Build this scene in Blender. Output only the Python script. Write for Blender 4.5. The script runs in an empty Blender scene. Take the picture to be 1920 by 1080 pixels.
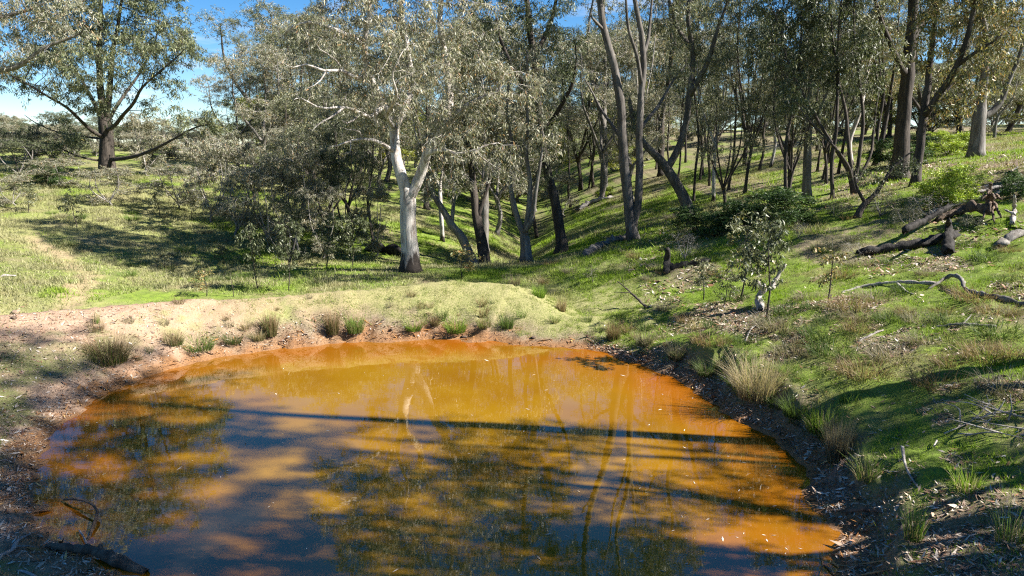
import bpy, math
import numpy as np
from mathutils import Vector

# ------------------------------------------------------------------ camera, sky, sun, exposure
SC = bpy.context.scene
COL = SC.collection
CAM_H = 4.0
PITCH = math.radians(11.1)
HFOV = math.radians(70.0)
FPX = 960.0 / math.tan(HFOV / 2)
SUN_EL = math.radians(40.0)
SUN_DIR = Vector((0.987 * math.cos(SUN_EL), -0.16 * math.cos(SUN_EL), math.sin(SUN_EL))).normalized()

cd = bpy.data.cameras.new('camera')
cd.sensor_width = 36.0
cd.lens = 18.0 / math.tan(HFOV / 2)
cd.clip_start = 0.05
cd.clip_end = 3000
cam = bpy.data.objects.new('camera', cd)
COL.objects.link(cam)
cam.location = (0, 0, CAM_H)
cam.rotation_euler = (math.pi / 2 - PITCH, 0, 0)
SC.camera = cam

world = bpy.data.worlds.new('World')
SC.world = world
world.use_nodes = True
wn, wl = world.node_tree.nodes, world.node_tree.links
wn.clear()
w_out = wn.new('ShaderNodeOutputWorld')
w_bg = wn.new('ShaderNodeBackground')
w_bg.inputs['Strength'].default_value = 0.05
w_sky = wn.new('ShaderNodeTexSky')
w_sky.sky_type = 'NISHITA'
w_sky.sun_disc = False
w_sky.sun_elevation = SUN_EL
w_sky.sun_rotation = math.atan2(SUN_DIR.x, SUN_DIR.y)
w_sky.altitude = 1200
w_sky.air_density = 0.85
w_sky.dust_density = 0.15
w_sky.ozone_density = 2.2
# thin scattered cloud on a flat layer overhead
w_tc = wn.new('ShaderNodeTexCoord')
w_sep = wn.new('ShaderNodeSeparateXYZ')
wl.new(w_tc.outputs['Generated'], w_sep.inputs[0])
w_add = wn.new('ShaderNodeMath'); w_add.operation = 'ADD'; w_add.inputs[1].default_value = 0.12
w_max = wn.new('ShaderNodeMath'); w_max.operation = 'MAXIMUM'; w_max.inputs[1].default_value = 0.02
wl.new(w_sep.outputs['Z'], w_max.inputs[0]); wl.new(w_max.outputs[0], w_add.inputs[0])
w_dx = wn.new('ShaderNodeMath'); w_dx.operation = 'DIVIDE'
w_dy = wn.new('ShaderNodeMath'); w_dy.operation = 'DIVIDE'
wl.new(w_sep.outputs['X'], w_dx.inputs[0]); wl.new(w_add.outputs[0], w_dx.inputs[1])
wl.new(w_sep.outputs['Y'], w_dy.inputs[0]); wl.new(w_add.outputs[0], w_dy.inputs[1])
w_cmb = wn.new('ShaderNodeCombineXYZ')
wl.new(w_dx.outputs[0], w_cmb.inputs[0]); wl.new(w_dy.outputs[0], w_cmb.inputs[1])
w_ns = wn.new('ShaderNodeTexNoise')
w_ns.inputs['Scale'].default_value = 1.7
w_ns.inputs['Detail'].default_value = 7
w_ns.inputs['Roughness'].default_value = 0.52
wl.new(w_cmb.outputs[0], w_ns.inputs['Vector'])
w_rm = wn.new('ShaderNodeMapRange')
w_rm.inputs['From Min'].default_value = 0.57
w_rm.inputs['From Max'].default_value = 0.85
w_rm.inputs['To Max'].default_value = 0.75
wl.new(w_ns.outputs['Fac'], w_rm.inputs['Value'])
w_mx = wn.new('ShaderNodeMix'); w_mx.data_type = 'RGBA'
w_mx.inputs['B'].default_value = (7.5, 7.3, 7.4, 1)
wl.new(w_rm.outputs[0], w_mx.inputs['Factor'])
w_hs = wn.new('ShaderNodeHueSaturation'); w_hs.inputs['Saturation'].default_value = 1.35
wl.new(w_sky.outputs[0], w_hs.inputs['Color']); wl.new(w_hs.outputs[0], w_mx.inputs['A'])
wl.new(w_mx.outputs['Result'], w_bg.inputs['Color'])
wl.new(w_bg.outputs[0], w_out.inputs[0])

sd = bpy.data.lights.new('sun', 'SUN')
sd.energy = 5.0
sd.angle = math.radians(0.5)
sd.color = (1.0, 0.95, 0.87)
sun = bpy.data.objects.new('sun', sd)
COL.objects.link(sun)
sun.rotation_euler = SUN_DIR.to_track_quat('Z', 'Y').to_euler()
sun.location = (30, -10, 40)

SC.view_settings.view_transform = 'Standard'
SC.view_settings.look = 'None'
SC.view_settings.exposure = 1.82
SC.view_settings.gamma = 1.0
SC.view_settings.use_curve_mapping = False
SC.render.engine = 'CYCLES'
SC.cycles.max_bounces = 6
SC.cycles.use_denoising = False
SC.cycles.sample_clamp_indirect = 4.0
SC.cycles.filter_width = 1.2
SC.cycles.transparent_max_bounces = 4

# ------------------------------------------------------------------ small numeric helpers
def at(px, py, Y):
    """point seen at a photo pixel, standing Y metres ahead of the viewer"""
    u, v = (px - 960.0) / FPX, (py - 540.0) / FPX
    fwd = math.cos(PITCH) - v * math.sin(PITCH)
    dwn = math.sin(PITCH) + v * math.cos(PITCH)
    t = Y / fwd
    return np.array((u * t, Y, CAM_H - dwn * t))

_tab = np.random.default_rng(11).random((256, 256))
def vnoise(x, y):
    xi, yi = np.floor(x).astype(int), np.floor(y).astype(int)
    fx, fy = x - xi, y - yi
    fx, fy = fx * fx * (3 - 2 * fx), fy * fy * (3 - 2 * fy)
    a, b = _tab[xi & 255, yi & 255], _tab[(xi + 1) & 255, yi & 255]
    c, d = _tab[xi & 255, (yi + 1) & 255], _tab[(xi + 1) & 255, (yi + 1) & 255]
    return (a * (1 - fx) + b * fx) * (1 - fy) + (c * (1 - fx) + d * fx) * fy
def fbm(x, y, o=4):
    s, a, n = 0, 0.5, 0
    for k in range(o):
        s = s + a * vnoise(x * 2 ** k + 17.3 * k, y * 2 ** k + 5.1 * k); n += a; a *= 0.5
    return s / n
def sstep(a, b, x):
    t = np.clip((x - a) / (b - a), 0, 1)
    return t * t * (3 - 2 * t)
def catmull(P, n):
    P = np.asarray(P, float)
    if len(P) == 2:
        t = np.linspace(0, 1, n)[:, None]
        return P[0] * (1 - t) + P[1] * t
    Q = np.vstack([2 * P[0] - P[1], P, 2 * P[-1] - P[-2]])
    out = []
    for u in np.linspace(0, len(P) - 1 - 1e-6, n):
        i = int(u); t = u - i
        p0, p1, p2, p3 = Q[i], Q[i + 1], Q[i + 2], Q[i + 3]
        out.append(0.5 * (2 * p1 + (p2 - p0) * t + (2 * p0 - 5 * p1 + 4 * p2 - p3) * t * t + (3 * p1 - p0 - 3 * p2 + p3) * t ** 3))
    return np.array(out)
def polydist(x, y, P):
    """distance to a polyline and the parameter along it (0..1)"""
    best, par = np.full(np.shape(x), 1e9), np.zeros(np.shape(x))
    n = len(P) - 1
    for i in range(n):
        ax, ay = P[i][:2]; bx, by = P[i + 1][:2]
        L = (bx - ax) ** 2 + (by - ay) ** 2 + 1e-9
        t = np.clip(((x - ax) * (bx - ax) + (y - ay) * (by - ay)) / L, 0, 1)
        d = np.hypot(x - ax - t * (bx - ax), y - ay - t * (by - ay))
        m = d < best
        best = np.where(m, d, best); par = np.where(m, (i + t) / n, par)
    return best, par

# ------------------------------------------------------------------ lie of the land (water level is z = 0)
def wpt(px, py):
    u, v = (px - 960.0) / FPX, (py - 540.0) / FPX
    t = CAM_H / (math.sin(PITCH) + v * math.cos(PITCH))
    return (u * t, t * (math.cos(PITCH) - v * math.sin(PITCH)))
_shore = [wpt(*p) for p in [(262, 1075), (190, 1050), (120, 1010), (85, 960), (72, 890), (98, 820), (165, 760), (262, 710), (400, 673), (560, 652),
    (760, 641), (880, 638), (1000, 646), (1085, 656), (1185, 680), (1290, 722), (1355, 768), (1430, 812), (1478, 862), (1512, 925), (1548, 990), (1565, 1040), (1535, 1085)]]
_shore += [(2.3, 5.0), (1.3, 4.1), (-0.6, 3.8), (-2.2, 4.4), (-3.0, 5.4)]
SHORE = catmull(_shore + [_shore[0]], 110)[:, :2]

def pond_sdf(x, y):
    d, _ = polydist(x, y, SHORE)
    ins = np.zeros(np.shape(x), bool)
    for i in range(len(SHORE) - 1):
        ax, ay = SHORE[i]; bx, by = SHORE[i + 1]
        if ay == by: continue
        c = ((ay > y) != (by > y)) & (x < (bx - ax) * (y - ay) / (by - ay) + ax)
        ins ^= c
    return np.where(ins, -d, d) + 0.46 * (fbm(x * 1.3 + 51, y * 1.3, 3) - 0.5) + 0.22 * (fbm(x * 5 + 8, y * 5, 2) - 0.5)

CREST = np.array([(-30, 4.0, 1.25), (-16, 9.8, 1.1), (-9.3, 12.9, 1.05), (-6.6, 14.6, 1.13), (-3.7, 15.7, 1.14), (-1.4, 16.5, 1.13), (0.1, 16.4, 1.04), (1.25, 15.5, 0.5)])
AXIS_Y = np.array([-60, 10, 16, 20, 24, 28, 34, 45, 70, 400.])
AXIS_X = np.array([0, -0.6, -1.6, -3.2, -1.0, 0.2, 0.8, 1.5, 0, 0.])

def softcap(z, c, k):
    return np.where(z < c - k, z, c - k + k * (1 - np.exp(-np.maximum(z - c + k, 0) / k)))

def land(x, y):
    """ground height, exact"""
    ax = np.interp(y, AXIS_Y, AXIS_X)
    dx = x - ax
    floor_z = -0.35 + 0.02 * np.clip(y - 20, -12, 25)
    right = 0.225 * np.maximum(dx, 0) + 0.026 * np.maximum(y - 18, 0) * sstep(0, 6, dx)
    left = 0.135 * np.maximum(-dx, 0) + 0.03 * np.maximum(y - 22, 0) * sstep(0, 6, -dx)
    v = floor_z + softcap(right, 5.2, 2.2) + softcap(left, 3.9, 1.5)
    v = v + 0.012 * np.maximum(y - 40, 0) * sstep(-10, 30, x) * (y < 400)
    v = v + 0.15 * (fbm(x * 0.35 + 9, y * 0.35) - 0.5) + 0.35 * (fbm(x * 0.11, y * 0.11) - 0.5) * sstep(14, 30, np.hypot(x, y))
    # creek gully behind the dam
    g = np.exp(-(dx / 1.3) ** 2) * sstep(17.5, 20, y) * (1 - sstep(34, 44, y))
    v = v - 0.5 * g
    # the dam wall
    cd_, cp = polydist(x, y, CREST)
    ch = np.interp(cp, np.linspace(0, 1, len(CREST)), CREST[:, 2])
    front = y < np.interp(x, CREST[:, 0], CREST[:, 1])
    dam = ch + 0.1 - np.where(front, 0.29, 0.55) * np.sqrt(cd_ ** 2 + 0.35) + 0.03 * (fbm(x * 1.3, y * 1.3) - 0.5)
    k = 0.22
    h = np.clip(0.5 + 0.5 * (dam - v) / k, 0, 1)
    z = v * (1 - h) + dam * h + k * h * (1 - h)
    # pond basin and banks
    s = pond_sdf(x, y)
    bump = 0.07 * (fbm(x * 2.1, y * 2.1) - 0.5) + 0.05 * (fbm(x * 5.3, y * 5.3, 3) - 0.5)
    z = z + bump * (1.1 - 0.8 * h)
    out = np.maximum(z, 0.10 + 0.07 * np.minimum(s, 5)) * (1 - np.exp(-np.maximum(s, 0) / 0.85))
    bank = sstep(1.2, 2.6, x) * (1 - sstep(12.5, 14, y)) * (0.45 + 0.9 * fbm(x * 1.1 + 3, y * 1.1))
    out = out + 0.26 * bank * sstep(0.32, 0.62, s + 0.5 * (fbm(x * 2.5, y * 2.5) - 0.5)) * (1 - sstep(1.5, 5, s) * 0.6)
    near = np.where(s > 0, out + 0.02 * sstep(0, 0.3, s) + bump * 0.5 * (1 - 0.7 * h) * sstep(0.1, 0.8, s), np.maximum(-0.30 * -s, -0.9) - 0.004)
    w = sstep(6, 12, s) * sstep(14, 20, y)
    return np.where(s < 12, near * (1 - w) + z * w, z)

# fast lookup on a regular grid for everything that is set down on the ground
GX, GY, GS = np.arange(-40, 40.01, 0.16), np.arange(-8, 60.01, 0.16), 0.16
_gx, _gy = np.meshgrid(GX, GY, indexing='ij')
GZ = land(_gx, _gy)
GSD = pond_sdf(_gx, _gy)
def _look(T, x, y):
    fx = np.clip((x - GX[0]) / GS, 0, len(GX) - 1.001); fy = np.clip((y - GY[0]) / GS, 0, len(GY) - 1.001)
    i, j = fx.astype(int), fy.astype(int); a, b = fx - i, fy - j
    return (T[i, j] * (1 - a) + T[i + 1, j] * a) * (1 - b) + (T[i, j + 1] * (1 - a) + T[i + 1, j + 1] * a) * b
_fx, _fy = np.arange(-130, 131, 1.0), np.arange(-30, 161, 1.0)
FZ = land(*np.meshgrid(_fx, _fy, indexing='ij'))
def ground(x, y):
    x, y = np.asarray(x, float), np.asarray(y, float)
    far = (x < -39) | (x > 39) | (y < -7) | (y > 59)
    z = _look(GZ, x, y)
    if np.any(far):
        fx = np.clip(x + 130, 0, 259.99); fy = np.clip(y + 30, 0, 189.99)
        i, j = fx.astype(int), fy.astype(int); a, b_ = fx - i, fy - j
        z = np.where(far, (FZ[i, j] * (1 - a) + FZ[i + 1, j] * a) * (1 - b_) + (FZ[i, j + 1] * (1 - a) + FZ[i + 1, j + 1] * a) * b_, z)
    return z
def sdf(x, y):
    return _look(GSD, np.asarray(x, float), np.asarray(y, float))
def hit(px, py):
    """where the sight line through a photo pixel meets the ground"""
    u, v = (px - 960.0) / FPX, (py - 540.0) / FPX
    f, d = math.cos(PITCH) - v * math.sin(PITCH), math.sin(PITCH) + v * math.cos(PITCH)
    t = np.linspace(3, 140, 9000)
    x, y, z = u * t, f * t, CAM_H - d * t
    g = np.maximum(ground(x, y), 0)
    k = np.argmax(z < g)
    if not (z < g).any(): k = int(np.argmin(z - g))
    return np.array((x[k], y[k], g[k]))

# ------------------------------------------------------------------ materials
def mat(name):
    m = bpy.data.materials.new(name); m.use_nodes = True
    nt = m.node_tree
    b = nt.nodes['Principled BSDF']
    return m, nt, b
def nnode(nt, t, **kw):
    n = nt.nodes.new(t)
    for k, v in kw.items():
        if k in n.inputs: n.inputs[k].default_value = v
        else: setattr(n, k, v)
    return n
def mixc(nt, fac, a, b, bt='MIX'):
    n = nt.nodes.new('ShaderNodeMix'); n.data_type = 'RGBA'; n.blend_type = bt
    for s, val in (('Factor', fac), ('A', a), ('B', b)):
        if hasattr(val, 'is_linked') or hasattr(val, 'links'): nt.links.new(val, n.inputs[s])
        elif s == 'Factor': n.inputs[s].default_value = val
        else: n.inputs[s].default_value = (*val, 1)
    return n.outputs['Result']
def noise(nt, scale, detail=4, vec=None, rough=0.55):
    n = nnode(nt, 'ShaderNodeTexNoise'); n.inputs['Scale'].default_value = scale
    n.inputs['Detail'].default_value = detail; n.inputs['Roughness'].default_value = rough
    if vec is not None: nt.links.new(vec, n.inputs['Vector'])
    return n.outputs['Fac']
def ramp(nt, val, lo, hi):
    n = nnode(nt, 'ShaderNodeMapRange'); n.inputs['From Min'].default_value = lo; n.inputs['From Max'].default_value = hi
    nt.links.new(val, n.inputs['Value'])
    return n.outputs[0]
def objvec(nt, sc=(1, 1, 1)):
    tc = nt.nodes.new('ShaderNodeTexCoord'); mp = nt.nodes.new('ShaderNodeMapping'); mp.inputs['Scale'].default_value = sc
    nt.links.new(tc.outputs['Object'], mp.inputs['Vector'])
    return mp.outputs[0]
def bump(nt, b, h, strength, dist):
    n = nnode(nt, 'ShaderNodeBump', Strength=strength, Distance=dist)
    nt.links.new(h, n.inputs['Height']); nt.links.new(n.outputs[0], b.inputs['Normal'])

def leafmat(name, rough=0.45, trans=0.3, spec=0.5):
    """colour comes from the per-leaf attribute"""
    m, nt, b = mat(name)
    a = nnode(nt, 'ShaderNodeAttribute', attribute_name='Col')
    nt.links.new(a.outputs['Color'], b.inputs['Base Color'])
    b.inputs['Roughness'].default_value = rough
    b.inputs['Specular IOR Level'].default_value = spec
    t = nt.nodes.new('ShaderNodeBsdfTranslucent')
    br = nnode(nt, 'ShaderNodeMix', data_type='RGBA', blend_type='MULTIPLY')
    br.inputs['Factor'].default_value = 1; br.inputs['B'].default_value = (1.15, 1.2, 0.75, 1)
    nt.links.new(a.outputs['Color'], br.inputs['A']); nt.links.new(br.outputs['Result'], t.inputs['Color'])
    mx = nt.nodes.new('ShaderNodeMixShader'); mx.inputs[0].default_value = trans
    nt.links.new(b.outputs[0], mx.inputs[1]); nt.links.new(t.outputs[0], mx.inputs[2])
    nt.links.new(mx.outputs[0], nt.nodes['Material Output'].inputs[0])
    return m
LEAF = leafmat('gum_leaf', 0.48, 0.24, 0.38)
BLADE = leafmat('grass_blade', 0.6, 0.35, 0.25)
BITS = leafmat('litter_bits', 0.7, 0.0, 0.2)

def barkmat(name, pale, dark, patch=(0.46, 0.56), sc=1.0, bs=0.5, foot=0):
    m, nt, b = mat(name)
    v1 = objvec(nt, (7 * sc, 7 * sc, 1.3 * sc)); v2 = objvec(nt, (22 * sc, 22 * sc, 3.5 * sc))
    n1, n2 = noise(nt, 1.0, 5, v1), noise(nt, 1.0, 6, v2, 0.65)
    c = mixc(nt, ramp(nt, n1, *patch), dark, pale)
    c = mixc(nt, ramp(nt, n2, 0.38, 0.62), tuple(0.62 * k for k in pale), c, 'MIX')
    if foot:                         # fire-blackened foot of the trunk
        sz = nnode(nt, 'ShaderNodeSeparateXYZ'); nt.links.new(objvec(nt), sz.inputs[0])
        ad = nnode(nt, 'ShaderNodeMath', operation='ADD'); nt.links.new(sz.outputs['Z'], ad.inputs[0])
        ml = nnode(nt, 'ShaderNodeMath', operation='MULTIPLY'); ml.inputs[1].default_value = -1.8; nt.links.new(n1, ml.inputs[0]); nt.links.new(ml.outputs[0], ad.inputs[1])
        c = mixc(nt, ramp(nt, ad.outputs[0], foot - 1.0, foot - 0.75), (0.035, 0.028, 0.024), c)
    nt.links.new(c, b.inputs['Base Color'])
    b.inputs['Roughness'].default_value = 0.85
    b.inputs['Specular IOR Level'].default_value = 0.2
    bump(nt, b, n2, bs, 0.03)
    return m
BARK_PALE = barkmat('pale_gum_bark', (0.54, 0.50, 0.455), (0.18, 0.14, 0.115), (0.43, 0.53), foot=0.45)
BARK_GREY = barkmat('grey_gum_bark', (0.21, 0.195, 0.175), (0.085, 0.072, 0.06))
BARK_STONE = barkmat('stone_grey_bark', (0.155, 0.14, 0.125), (0.055, 0.047, 0.04), bs=0.8)
BARK_DARK = barkmat('dark_rough_bark', (0.085, 0.07, 0.058), (0.03, 0.025, 0.022), bs=0.9)
BARK_DEAD = barkmat('weathered_dead_wood', (0.42, 0.39, 0.36), (0.20, 0.17, 0.15), bs=0.8)
BARK_BURNT = barkmat('charred_wood', (0.045, 0.04, 0.036), (0.014, 0.013, 0.012), bs=1.0)
BARK_WET = barkmat('wet_brown_wood', (0.17, 0.12, 0.085), (0.055, 0.04, 0.03), bs=0.9)

# ground
m, nt, b = mat('ground_soil_and_turf'); GROUND = m
ga = nnode(nt, 'ShaderNodeAttribute', attribute_name='mask')
sep = nnode(nt, 'ShaderNodeSeparateColor'); nt.links.new(ga.outputs['Color'], sep.inputs[0])
vo = objvec(nt)
nA, nB, nC, nD = noise(nt, 0.7, 5, vo), noise(nt, 5.0, 6, vo, 0.65), noise(nt, 26, 5, vo, 0.7), noise(nt, 110, 3, vo, 0.7)
gr = mixc(nt, ramp(nt, nB, 0.35, 0.65), (0.095, 0.15, 0.016), (0.18, 0.25, 0.03))
gr = mixc(nt, ramp(nt, nA, 0.48, 0.66), gr, (0.20, 0.18, 0.08))
gr = mixc(nt, ramp(nt, nC, 0.52, 0.75), gr, (0.10, 0.075, 0.045))
so = mixc(nt, ramp(nt, nB, 0.3, 0.7), (0.30, 0.195, 0.13), (0.41, 0.29, 0.205))
so = mixc(nt, ramp(nt, nC, 0.5, 0.75), so, (0.21, 0.13, 0.09))
li = mixc(nt, ramp(nt, nC, 0.4, 0.62), (0.11, 0.07, 0.045), (0.24, 0.175, 0.13))
li = mixc(nt, ramp(nt, nD, 0.55, 0.68), li, (0.36, 0.30, 0.25))
mu = mixc(nt, ramp(nt, nC, 0.35, 0.65), (0.14, 0.068, 0.03), (0.29, 0.15, 0.062))
da = nnode(nt, 'ShaderNodeAttribute', attribute_name='dry')
gr = mixc(nt, da.outputs['Fac'], gr, mixc(nt, ramp(nt, nC, 0.4, 0.65), (0.175, 0.185, 0.06), (0.32, 0.29, 0.14)))
c = mixc(nt, sep.outputs['Blue'], gr, li)
c = mixc(nt, sep.outputs['Red'], c, so)
c = mixc(nt, sep.outputs['Green'], c, mu)
nt.links.new(c, b.inputs['Base Color'])
rr = nnode(nt, 'ShaderNodeMapRange'); rr.inputs['To Min'].default_value = 0.92; rr.inputs['To Max'].default_value = 0.5
nt.links.new(sep.outputs['Green'], rr.inputs['Value']); nt.links.new(rr.outputs[0], b.inputs['Roughness'])
b.inputs['Specular IOR Level'].default_value = 0.25
hb = nnode(nt, 'ShaderNodeMath', operation='ADD'); nt.links.new(nC, hb.inputs[0]); nt.links.new(nD, hb.inputs[1])
bump(nt, b, hb.outputs[0], 0.6, 0.035)

# muddy water: clay held in suspension gives it a body colour, the surface mirrors
m, nt, b = mat('muddy_orange_water'); WATER = m
wa = nnode(nt, 'ShaderNodeAttribute', attribute_name='depth')
vo = objvec(nt)
wn1 = noise(nt, 0.55, 3, vo)
wc = mixc(nt, wa.outputs['Fac'], (0.22, 0.066, 0.003), (0.205, 0.108, 0.005))
wc = mixc(nt, ramp(nt, wn1, 0.4, 0.7), wc, (0.165, 0.076, 0.004))
nt.links.new(wc, b.inputs['Base Color'])
b.inputs['Roughness'].default_value = 0.015
b.inputs['IOR'].default_value = 1.9
b.subsurface_method = 'BURLEY' if hasattr(b, 'subsurface_method') else None
b.inputs['Subsurface Weight'].default_value = 0.0
b.inputs['Subsurface Radius'].default_value = (0.35, 0.18, 0.05)
b.inputs['Subsurface Scale'].default_value = 1.0
wv = objvec(nt, (1.0, 1.6, 1))
wb = noise(nt, 3.2, 3, wv, 0.5)
bump(nt, b, wb, 0.05, 0.012)

# ------------------------------------------------------------------ mesh helpers and tagging
def mesh(name, V, loops, starts, material, col=None, smooth=False, attr=None):
    me = bpy.data.meshes.new(name)
    V = np.ascontiguousarray(V, np.float32); loops = np.ascontiguousarray(loops, np.int32); starts = np.ascontiguousarray(starts, np.int32)
    me.vertices.add(len(V)); me.vertices.foreach_set('co', V.ravel())
    me.loops.add(len(loops)); me.loops.foreach_set('vertex_index', loops)
    me.polygons.add(len(starts)); me.polygons.foreach_set('loop_start', starts)
    if smooth: me.polygons.foreach_set('use_smooth', np.ones(len(starts), bool))
    me.update(calc_edges=True)
    if col is not None:
        a = me.attributes.new('Col', 'FLOAT_COLOR', 'POINT')
        a.data.foreach_set('color', np.ascontiguousarray(np.c_[col, np.ones(len(col))], np.float32).ravel())
    for k, arr in (attr or {}).items():
        if arr.ndim == 1:
            a = me.attributes.new(k, 'FLOAT', 'POINT'); a.data.foreach_set('value', np.ascontiguousarray(arr, np.float32))
        else:
            a = me.attributes.new(k, 'FLOAT_COLOR', 'POINT')
            a.data.foreach_set('color', np.ascontiguousarray(np.c_[arr, np.ones(len(arr))], np.float32).ravel())
    me.materials.append(material)
    return me
def quads(F): return F.ravel(), np.arange(0, F.size, 4)
def tris(F): return F.ravel(), np.arange(0, F.size, 3)
def link(name, data, parent=None, loc=(0, 0, 0)):
    o = bpy.data.objects.new(name, data); COL.objects.link(o)
    o.location = [float(k) for k in loc]
    if parent is not None: o.parent = parent
    return o
def tag(o, label=None, cat=None, group=None, kind=None):
    for k, v in (('label', label), ('category', cat), ('group', group), ('kind', kind)):
        if v: o[k] = v
    return o
def empty(name, loc, label, cat, group=None, rz=0.0, sc=(1, 1, 1)):
    o = link(name, None, None, loc); o.rotation_euler.z = rz; o.scale = sc; o.empty_display_size = 0.2
    return tag(o, label, cat, group)
def copy_tree(root, loc, rz, sc, label, group=None):
    r = root.copy(); COL.objects.link(r)
    r.location = [float(k) for k in loc]; r.rotation_euler = (0, 0, rz); r.scale = sc
    r['label'] = label
    if group: r['group'] = group
    elif 'group' in r: del r['group']
    for ch in root.children:
        c = ch.copy(); COL.objects.link(c); c.parent = r
    return r

class Tubes:
    """gathers tapered tubes into one mesh"""
    def __init__(s): s.V, s.L, s.S, s.n, s.nl = [], [], [], 0, 0
    def add(s, P, R, n=6, cap=True, rough=0.0, rng=None, jag=0.0):
        P = np.asarray(P, float); R = np.asarray(R, float); m = len(P)
        T = np.gradient(P, axis=0); T /= np.linalg.norm(T, axis=1)[:, None] + 1e-9
        ref = np.array((0.0, 1.0, 0.1)) if abs(T[0][1]) < 0.8 else np.array((1.0, 0.0, 0.1))
        A = np.cross(T, ref); A /= np.linalg.norm(A, axis=1)[:, None] + 1e-9
        B = np.cross(T, A)
        th = np.linspace(0, 2 * np.pi, n, endpoint=False)
        rad = R[:, None] * np.ones((m, n))
        if rough and rng is not None:
            lob = 1 + rough * (0.6 * np.sin(2 * th + rng.random() * 6) + 0.5 * np.sin(3 * th + rng.random() * 6))[None, :]
            rad = rad * lob * (1 + rough * 0.8 * rng.normal(size=(m, n)) * 0.5)
        V = P[:, None, :] + rad[:, :, None] * (np.cos(th)[None, :, None] * A[:, None, :] + np.sin(th)[None, :, None] * B[:, None, :])
        if jag and rng is not None:
            V[0] -= T[0] * (jag * R[0] * rng.random((n, 1)) ** 2 * 2.5); V[-1] += T[-1] * (jag * R[-1] * rng.random((n, 1)) ** 2 * 2.5)
        s.V.append(V.reshape(-1, 3))
        i, j = np.meshgrid(np.arange(m - 1), np.arange(n), indexing='ij'); k = (j + 1) % n
        F = np.stack([i * n + j, i * n + k, (i + 1) * n + k, (i + 1) * n + j], -1).reshape(-1, 4) + s.n
        s.L.append(F.ravel()); s.S.append(np.arange(len(F)) * 4 + s.nl); s.nl += F.size
        if cap:
            for e, order in ((0, 1), (m - 1, -1)):
                ring = (np.arange(n)[::-order] + e * n) + s.n
                s.L.append(ring); s.S.append(np.array([s.nl])); s.nl += n
        s.n += m * n
    def mesh(s, name, material, smooth=True):
        return mesh(name, np.vstack(s.V), np.concatenate(s.L), np.concatenate(s.S), material, smooth=smooth)

def leaves(P, rng, size, width, pal, hang=0.8, jit=0.3, vary=0.35):
    """many small pointed leaves, mostly hanging; P = where each one is attached"""
    n = len(P)
    d = rng.normal(size=(n, 3)); d[:, 2] = d[:, 2] * 0.6 - hang * 1.6; d /= np.linalg.norm(d, axis=1)[:, None]
    s = np.cross(d, rng.normal(size=(n, 3))); s /= np.linalg.norm(s, axis=1)[:, None] + 1e-9
    nn = np.cross(d, s)
    L = size * rng.uniform(0.65, 1.3, n)[:, None]; W = width * rng.uniform(0.7, 1.25, n)[:, None]
    b = P
    mid = P + d * L * 0.45 + nn * L * 0.10
    V = np.stack([b, mid + s * W * 0.5, P + d * L, mid - s * W * 0.5], 1).reshape(-1, 3)
    pal = np.asarray(pal); w = pal[:, 3] / pal[:, 3].sum()
    c = pal[rng.choice(len(pal), n, p=w), :3] * (1 + vary * rng.uniform(-1, 1, n))[:, None]
    F = np.arange(4 * n).reshape(n, 4)
    return V, F, np.repeat(c, 4, 0)

# ------------------------------------------------------------------ trees
def grow(P, par, can, A, D, kill, rng, iters=90, jit=0.35, trop=(0, 0, 0.05)):
    """branches reach out from the stem nodes P towards the points A that fill the crown"""
    P = [np.array(p) for p in P]; par = list(par); kids = {}
    trop = np.array(trop)
    arr = np.array(P)
    d = np.linalg.norm(A[:, None, :] - arr[None], axis=2); d[:, ~np.array(can)] = 1e9
    near, nd = d.argmin(1), d.min(1)
    for it in range(iters):
        ok = nd < 1e8
        if not ok.any(): break
        idx = near[ok]; dirs = A[ok] - np.array(P)[idx]
        dirs /= np.linalg.norm(dirs, axis=1)[:, None] + 1e-9
        u, inv = np.unique(idx, return_inverse=True)
        sm = np.zeros((len(u), 3)); np.add.at(sm, inv, dirs)
        sm /= np.linalg.norm(sm, axis=1)[:, None] + 1e-9
        sm += jit * rng.normal(size=sm.shape) + trop; sm /= np.linalg.norm(sm, axis=1)[:, None] + 1e-9
        new, base = [], len(P)
        for k, nidx in enumerate(u):
            c = kids.get(int(nidx), 0)
            if c >= 3: continue
            kids[int(nidx)] = c + 1
            new.append(P[nidx] + sm[k] * D); par.append(int(nidx))
        if not new: break
        P.extend(new); na = np.array(new)
        dn = np.linalg.norm(A[:, None, :] - na[None], axis=2)
        j, dj = dn.argmin(1), dn.min(1)
        better = (dj < nd) & (nd < 1e8)
        near = np.where(better, j + base, near); nd = np.where(better, dj, nd)
        nd = np.where(nd < kill, 1e9, nd)
    return np.array(P), np.array(par)

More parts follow.
